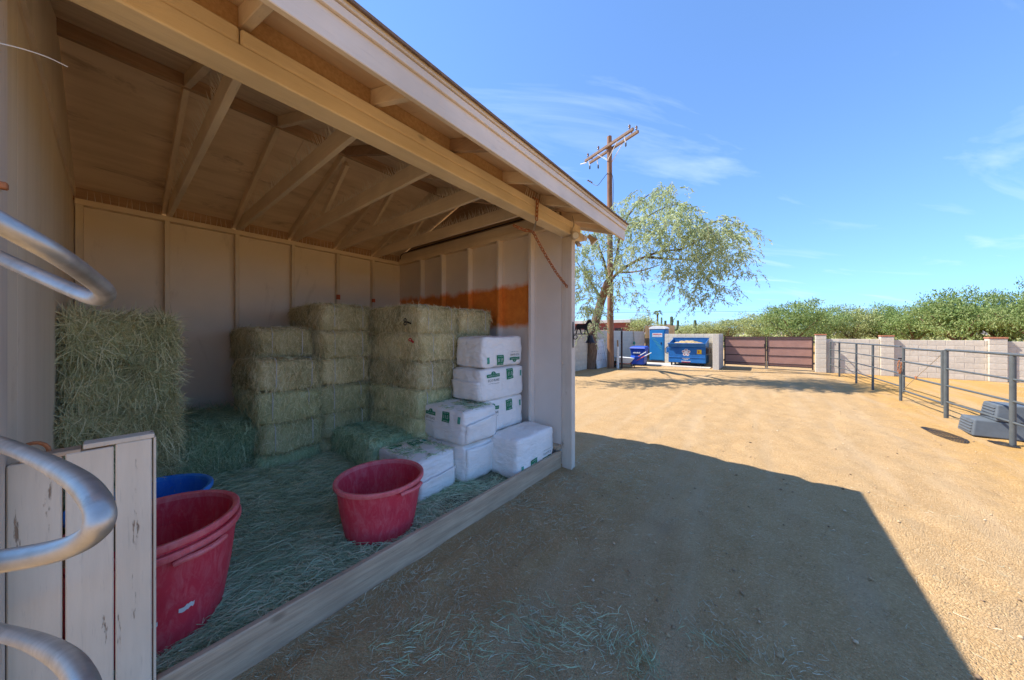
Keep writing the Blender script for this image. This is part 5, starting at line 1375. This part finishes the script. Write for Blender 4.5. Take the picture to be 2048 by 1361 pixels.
# ------------------------------------------------------------------ trees
def leaf_mesh(name, P, D, ln, w, mat):
    """diamond leaves: P bases, D directions"""
    n = len(P); D = D / (np.linalg.norm(D, axis=1)[:, None] + 1e-9); s = np.cross(D, RNG.normal(size=(n, 3))); s /= np.linalg.norm(s, axis=1)[:, None] + 1e-9
    ln = ln[:, None]; w = w[:, None]
    V = np.stack([P, P + D * ln * 0.5 + s * w / 2, P + D * ln, P + D * ln * 0.5 - s * w / 2], 1).reshape(-1, 3)
    F = (np.arange(n)[:, None] * 4 + np.arange(4)[None])
    me = np_mesh(name, V, F); me.materials.append(MT[mat]); return me

tree = empty('willow_tree', tuple(place(1178, 738, 14.6)), 'grey green drooping tree with leaning trunk by the utility pole', 'tree')
tree.location.z = 0
TB = Vector((tree.location.x, tree.location.y, 0))
def lp(px, py, d): return place(px, py, d)
limbs = [
    ([TB - Vector((0, 0, .1)), lp(1184, 700, 14.55), lp(1183, 668, 14.50), lp(1192, 640, 14.50), lp(1203, 600, 14.40), lp(1216, 566, 12.99)], (0.27, 0.17)),
    ([lp(1216, 566, 12.99), lp(1237, 545, 12.81), lp(1262, 528, 11.38), lp(1290, 514, 11.15), lp(1325, 503, 10.93), lp(1365, 498, 10.70), lp(1400, 480, 10.47), lp(1440, 470, 10.32)], (0.10, 0.02)),
    ([lp(1290, 514, 11.15), lp(1330, 518, 11.38), lp(1370, 520, 11.60), lp(1420, 528, 11.75)], (0.07, 0.02)),
    ([lp(1216, 566, 12.99), lp(1210, 530, 11.90), lp(1200, 500, 12.12), lp(1190, 470, 12.35), lp(1180, 440, 12.50)], (0.08, 0.02)),
    ([lp(1216, 566, 12.99), lp(1232, 520, 11.75), lp(1240, 470, 11.90), lp(1258, 430, 12.05), lp(1290, 395, 12.20), lp(1330, 375, 12.20)], (0.09, 0.018)),
    ([lp(1240, 470, 11.90), lp(1270, 450, 11.38), lp(1310, 425, 11.00), lp(1350, 410, 10.70), lp(1390, 420, 10.47)], (0.05, 0.012)),
    ([lp(1365, 498, 10.70), lp(1380, 470, 10.85), lp(1410, 450, 11.00), lp(1450, 440, 11.15), lp(1480, 450, 11.30)], (0.05, 0.015)),
    ([lp(1203, 600, 14.40), lp(1185, 570, 13.34), lp(1168, 545, 13.60), lp(1150, 520, 12.35)], (0.09, 0.02)),
    ([lp(1237, 545, 12.81), lp(1260, 545, 13.25), lp(1290, 540, 12.35), lp(1320, 530, 12.80)], (0.07, 0.02)),
]
for k, (pth, (ra, rb)) in enumerate(limbs):
    cp = curve_pts(pth, 5); n = len(cp)
    MB().tube(cp, [(ra + (rb - ra) * (i / (n - 1)) ** 0.8) * (1.0 if k == 0 else 0.72) for i in range(n)], 10).build('trunk' if k == 0 else 'limb', MT['bark'], tree, True)
# crown blobs: column, row, distance, radius (m), twigs
blobs = [(1250, 420, 14.6, .75, 22), (1285, 400, 14.8, .7, 22), (1325, 385, 14.6, .6, 20), (1350, 405, 13.6, .6, 18), (1290, 440, 13.8, .8, 30), (1330, 440, 13.4, .8, 32), (1370, 435, 13.0, .7, 26), (1255, 465, 14.6, .8, 28),
         (1300, 480, 13.4, .8, 26), (1350, 470, 13.0, .8, 30), (1395, 465, 12.8, .7, 26), (1425, 460, 12.8, .6, 22), (1450, 455, 13.2, .6, 20), (1480, 470, 13.6, .5, 15), (1430, 490, 13.0, .7, 24), (1465, 500, 13.4, .65, 22), (1490, 510, 13.6, .4, 11),
         (1390, 510, 13.4, .7, 24), (1350, 520, 13.6, .7, 24), (1420, 530, 13.8, .65, 22), (1380, 548, 13.8, .6, 22), (1340, 550, 13.8, .5, 14), (1410, 565, 13.8, .5, 16), (1445, 540, 13.8, .5, 13), (1360, 580, 13.8, .42, 11), (1395, 595, 13.8, .38, 9), (1425, 590, 13.8, .35, 8), (1455, 575, 13.6, .35, 6), (1500, 545, 13.4, .3, 4),
         (1180, 455, 15.0, .6, 18), (1175, 500, 15.0, .65, 22), (1210, 490, 14.8, .6, 18), (1165, 540, 14.9, .6, 22), (1195, 545, 14.6, .5, 14), (1170, 580, 14.8, .55, 18), (1165, 615, 14.6, .5, 16), (1185, 610, 14.2, .45, 12), (1225, 530, 14.2, .45, 12), (1240, 560, 14.2, .4, 10), (1225, 590, 14.2, .35, 7), (1250, 510, 14.0, .5, 12), (1280, 530, 14.0, .45, 8), (1270, 590, 14.0, .45, 4), (1290, 610, 14.0, .35, 3), (1310, 400, 15.4, .6, 14), (1350, 440, 15.0, .8, 20), (1400, 480, 15.2, .8, 20), (1300, 500, 15.4, .7, 14), (1220, 440, 15.4, .6, 16), (1192, 655, 14.2, .3, 8),
         (1130, 500, 14.2, 1.1, 30), (1095, 500, 14.2, 1.1, 30), (1130, 560, 14.4, .9, 20), (1050, 490, 14.0, 1.1, 26), (1010, 500, 14.0, 1.0, 26), (1060, 540, 13.6, 1.0, 20)]
P, D, Ln, W, tw = [], [], [], [], MB()
for (bx, by, bd, br, nt_) in blobs:
    bd = 10.8 + (bd - 13.8) * 0.75; br *= 0.84
    c = place(bx, by, bd)
    for t in range(int(nt_ * 1.4)):
        v = Vector(RNG.normal(size=3)).normalized() * br * random.random() ** 0.45; v.z *= 0.75
        s = c + v; l = random.uniform(.3, .85)
        out = Vector((v.x, v.y, 0)).normalized() * random.uniform(.25, .8) + Vector((random.uniform(-.35, .35), random.uniform(-.35, .35), random.uniform(-.5, .25)))
        prev = s
        npt = int(l / 0.036)
        pathp = []
        for k in range(npt):
            u = k / npt; p = s + out * l * u + Vector((0, 0, -0.5 * l * u * u))
            pathp.append(p)
            for j in range(random.choice((1, 1, 2))):
                dd = out * 0.5 + Vector((random.uniform(-.8, .8), random.uniform(-.8, .8), -0.25 - u * 0.7 + random.uniform(-.6, .6)))
                P.append(p + Vector(RNG.normal(size=3)) * 0.018); D.append(dd); Ln.append(random.uniform(.08, .17)); W.append(random.uniform(.02, .042))
        if t % 3 == 0 and len(pathp) > 6: tw.tube([pathp[0], pathp[len(pathp)//2], pathp[-1]], [0.009, 0.006, 0.003], 3, caps=False)
tw.build('twigs', MT['bark'], tree)['kind'] = 'stuff'
crown = link_mesh('crown', leaf_mesh('crown', np.array([p[:] for p in P]), np.array([d[:] for d in D]), np.array(Ln), np.array(W), 'leaf'), None, tree)

def make_crown(seed, n_cl, n_leaf, mat, rx, ry, rz, leaf=(.10, .22)):
    rng = np.random.default_rng(seed); Pn, Dn = [], []
    for _ in range(n_cl):
        v = rng.normal(size=3); v /= np.linalg.norm(v); r = rng.random() ** 0.4
        c = np.array([v[0] * rx * r, v[1] * ry * r, rz * 0.9 + v[2] * rz * r * (1 if v[2] > 0 else 0.75)])
        c[2] += 0.30 * rz * math.sin(c[0] * 1.9 + seed) * 0.6 + 0.12 * rz * rng.normal()
        m = rng.integers(int(n_leaf * .6), int(n_leaf * 1.4)); sp_ = rng.uniform(.7, 1.35); q = rng.normal(size=(m, 3)) * np.array([.34, .34, .13]) * sp_; q[:, 2] += 0.22 * np.abs(q[:, 0]) * rng.uniform(-1, 1)
        Pn.append(c + q); Dn.append(rng.normal(size=(m, 3)) + np.array([0, 0, .25]))
    Pn, Dn = np.concatenate(Pn), np.concatenate(Dn)
    return leaf_mesh('crown', Pn, Dn, rng.uniform(leaf[0], leaf[1], len(Pn)), rng.uniform(.035, .075, len(Pn)), mat)
crowns = [make_crown(11, 105, 110, 'leaf2', 2.6, 2.2, 1.25), make_crown(12, 90, 110, 'leaf3', 2.4, 2.2, 1.2), make_crown(13, 120, 110, 'leaf2', 3.0, 2.2, 1.1), make_crown(14, 60, 70, 'leaf3', 1.4, 1.3, .9)]
def bush_tree(px, d, base_row, top_row, k, w, label, group='desert trees beyond the wall'):
    p = place(px, 670, d); zb = HC - (base_row - 670) / 637 * d; zt = HC - (top_row - 670) / 637 * d
    root = empty('desert_tree', (p.x, p.y, 0), label, 'tree', group)
    h = {0: 2.35, 1: 2.25, 2: 2.1, 3: 1.75}[k]; s = (zt - zb) / h
    c = link_mesh('crown', crowns[k], None, root, True); c.location = (0, 0, zb); wm = {0: 2.9, 1: 2.7, 2: 3.3, 3: 1.6}[k]
    c.scale = (w / wm, w / wm, s); c.rotation_euler = (0, 0, random.uniform(0, 6.28))
    b = Vector((p.x, p.y, 0)); m = MB()
    m.tube(curve_pts([b - Vector((0, 0, .3)), b + Vector((.15, 0, zb * .5 + .2)), b + Vector((-.1, 0.1, zb + .3)), b + Vector((.2, .1, (zb + zt) / 2))], 4), [0.16] * 5 + [.12] * 5 + [.08] * 3, 8)
    for q in range(5):
        a = q * 1.3 + px; m.tube(curve_pts([b + Vector((0, 0, zb * .6 + .3)), b + Vector((math.cos(a) * w * .3, math.sin(a) * w * .3, zb + .5 * s)), b + Vector((math.cos(a) * w * .6, math.sin(a) * w * .6, zb + 1.1 * s))], 4), [.07] * 5 + [.045] * 4, 6)
    m.build('trunk', MT['bark'], root, True)
for a in ((1455, 34, 672, 640, 1, 3.0, 'pale low desert tree just above the left leaf of the brown gate'),
          (1520, 31, 675, 628, 1, 2.6, 'pale green bushy tree beyond the centre of the brown gate'),
          (1590, 27, 676, 602, 0, 2.9, 'tall round green tree beyond the right leaf of the brown gate'),
          (1645, 30, 678, 612, 0, 2.4, 'green tree just behind the gate pier with brick cap'),
          (1705, 31, 680, 618, 1, 2.4, 'greyish tree beyond the short stretch of wall by the gate pier'),
          (1765, 30, 680, 615, 2, 2.7, 'wide green tree behind the middle wall pier'),
          (1830, 27, 680, 612, 0, 2.5, 'green tree beyond the wall between the middle and right piers'),
          (1915, 24, 682, 588, 2, 3.3, 'broad flat topped tree with dark trunk left of the right pier'),
          (2010, 23, 684, 585, 0, 2.7, 'tall tree behind the right wall pier'),
          (2085, 20, 684, 570, 2, 2.8, 'tallest tree, cut off by the right picture edge')):
    bush_tree(*a)
# scrub nearer the hills, a few shrubs by the house
for a in ((1285, 38, 665, 634, 3, 1.7, 'grey green bush beside the red house'), (1262, 42, 660, 640, 3, 1.4, 'small bush at the corner of the red house'), (1370, 45, 672, 650, 3, 2.6, 'low pale bush behind the dumpster wall'),
          (1410, 40, 673, 648, 3, 2.4, 'low bush left of the brown gate beyond the wall'), (1318, 44, 668, 648, 3, 1.6, 'bush behind the wooden board screen')):
    bush_tree(*a, group='shrubs beyond the left wall')
# distant scrub as one mass
n = 55000; an = RNG.uniform(R(-60), R(235), n); dd = 45 + RNG.random(n) ** 1.5 * 240
hh = 0.4 + 1.9 * np.array([max(0, mnoise.noise((math.cos(a) * d * .07, math.sin(a) * d * .07, 0)) + .45) for a, d in zip(an, dd)])
Ps = np.stack([dd * np.cos(an), dd * np.sin(an), RNG.random(n) * hh], 1)
scr = link_mesh('desert_scrub', leaf_mesh('desert_scrub', Ps, RNG.normal(size=(n, 3)) + np.array([0, 0, .6]), RNG.uniform(.4, 1.0, n), RNG.uniform(.2, .5, n), 'leaf3'))
tag(scr, 'far mass of pale green desert scrub beyond the walls', 'scrub', kind='stuff')
# saguaros, palm, small post
def saguaro(px, d, top, label, arms=True, r_=0.2):
    p = place(px, 670, d); zt = HC - (top - 670) / 637 * d; root = empty('saguaro', (p.x, p.y, 0), label, 'cactus', 'cacti beyond the wall')
    b = Vector((p.x, p.y, 0)); MB().tube([b, b + Vector((0, 0, zt * .5)), b + Vector((0, 0, zt - .1)), b + Vector((0, 0, zt))], [r_, r_, r_ * .85, r_ * .3], 10).build('stem', MT['cactus'], root, True)
    if arms:
        for s in (-1, 1):
            MB().tube(curve_pts([b + Vector((0, 0, zt * .55)), b + Vector((s * .6, 0, zt * .57)), b + Vector((s * .75, 0, zt * .72)), b + Vector((s * .75, 0, zt * .86))], 4), r_ * .7, 8).build('arm', MT['cactus'], root, True)
saguaro(1343, 42, 633, 'armed cactus above the wooden board screen', True, .22)
saguaro(1323, 48, 635, 'thin bare cactus stem left of the armed cactus', False, .15)
saguaro(1390, 40, 640, 'dark upright cactus stem beyond the dumpster', False, .2)
pm = empty('palm_tree', tuple(place(1315, 670, 70)), 'small far palm tree above the bushes', 'palm'); pm.location.z = 0
b = pm.location.copy(); zt = HC + 44 / 637 * 70
MB().tube([b, b + Vector((0, 0, zt))], 0.2, 8).build('trunk', MT['bark'], pm, True)
for k in range(16):
    a = k * 2.4; e = random.uniform(-.4, .9); d_ = Vector((math.cos(a), math.sin(a), 0))
    m = MB(); q0 = b + Vector((0, 0, zt)); q1 = q0 + d_ * .7 + Vector((0, 0, e * .6)); q2 = q0 + d_ * 1.4 + Vector((0, 0, e * .6 - .6)); s = d_.cross(Vector((0, 0, 1))) * .22
    m.add([q0, q1 + s, q1 - s, q2], [(0, 1, 2), (1, 3, 2)]).build('frond', MT['palm'], pm)
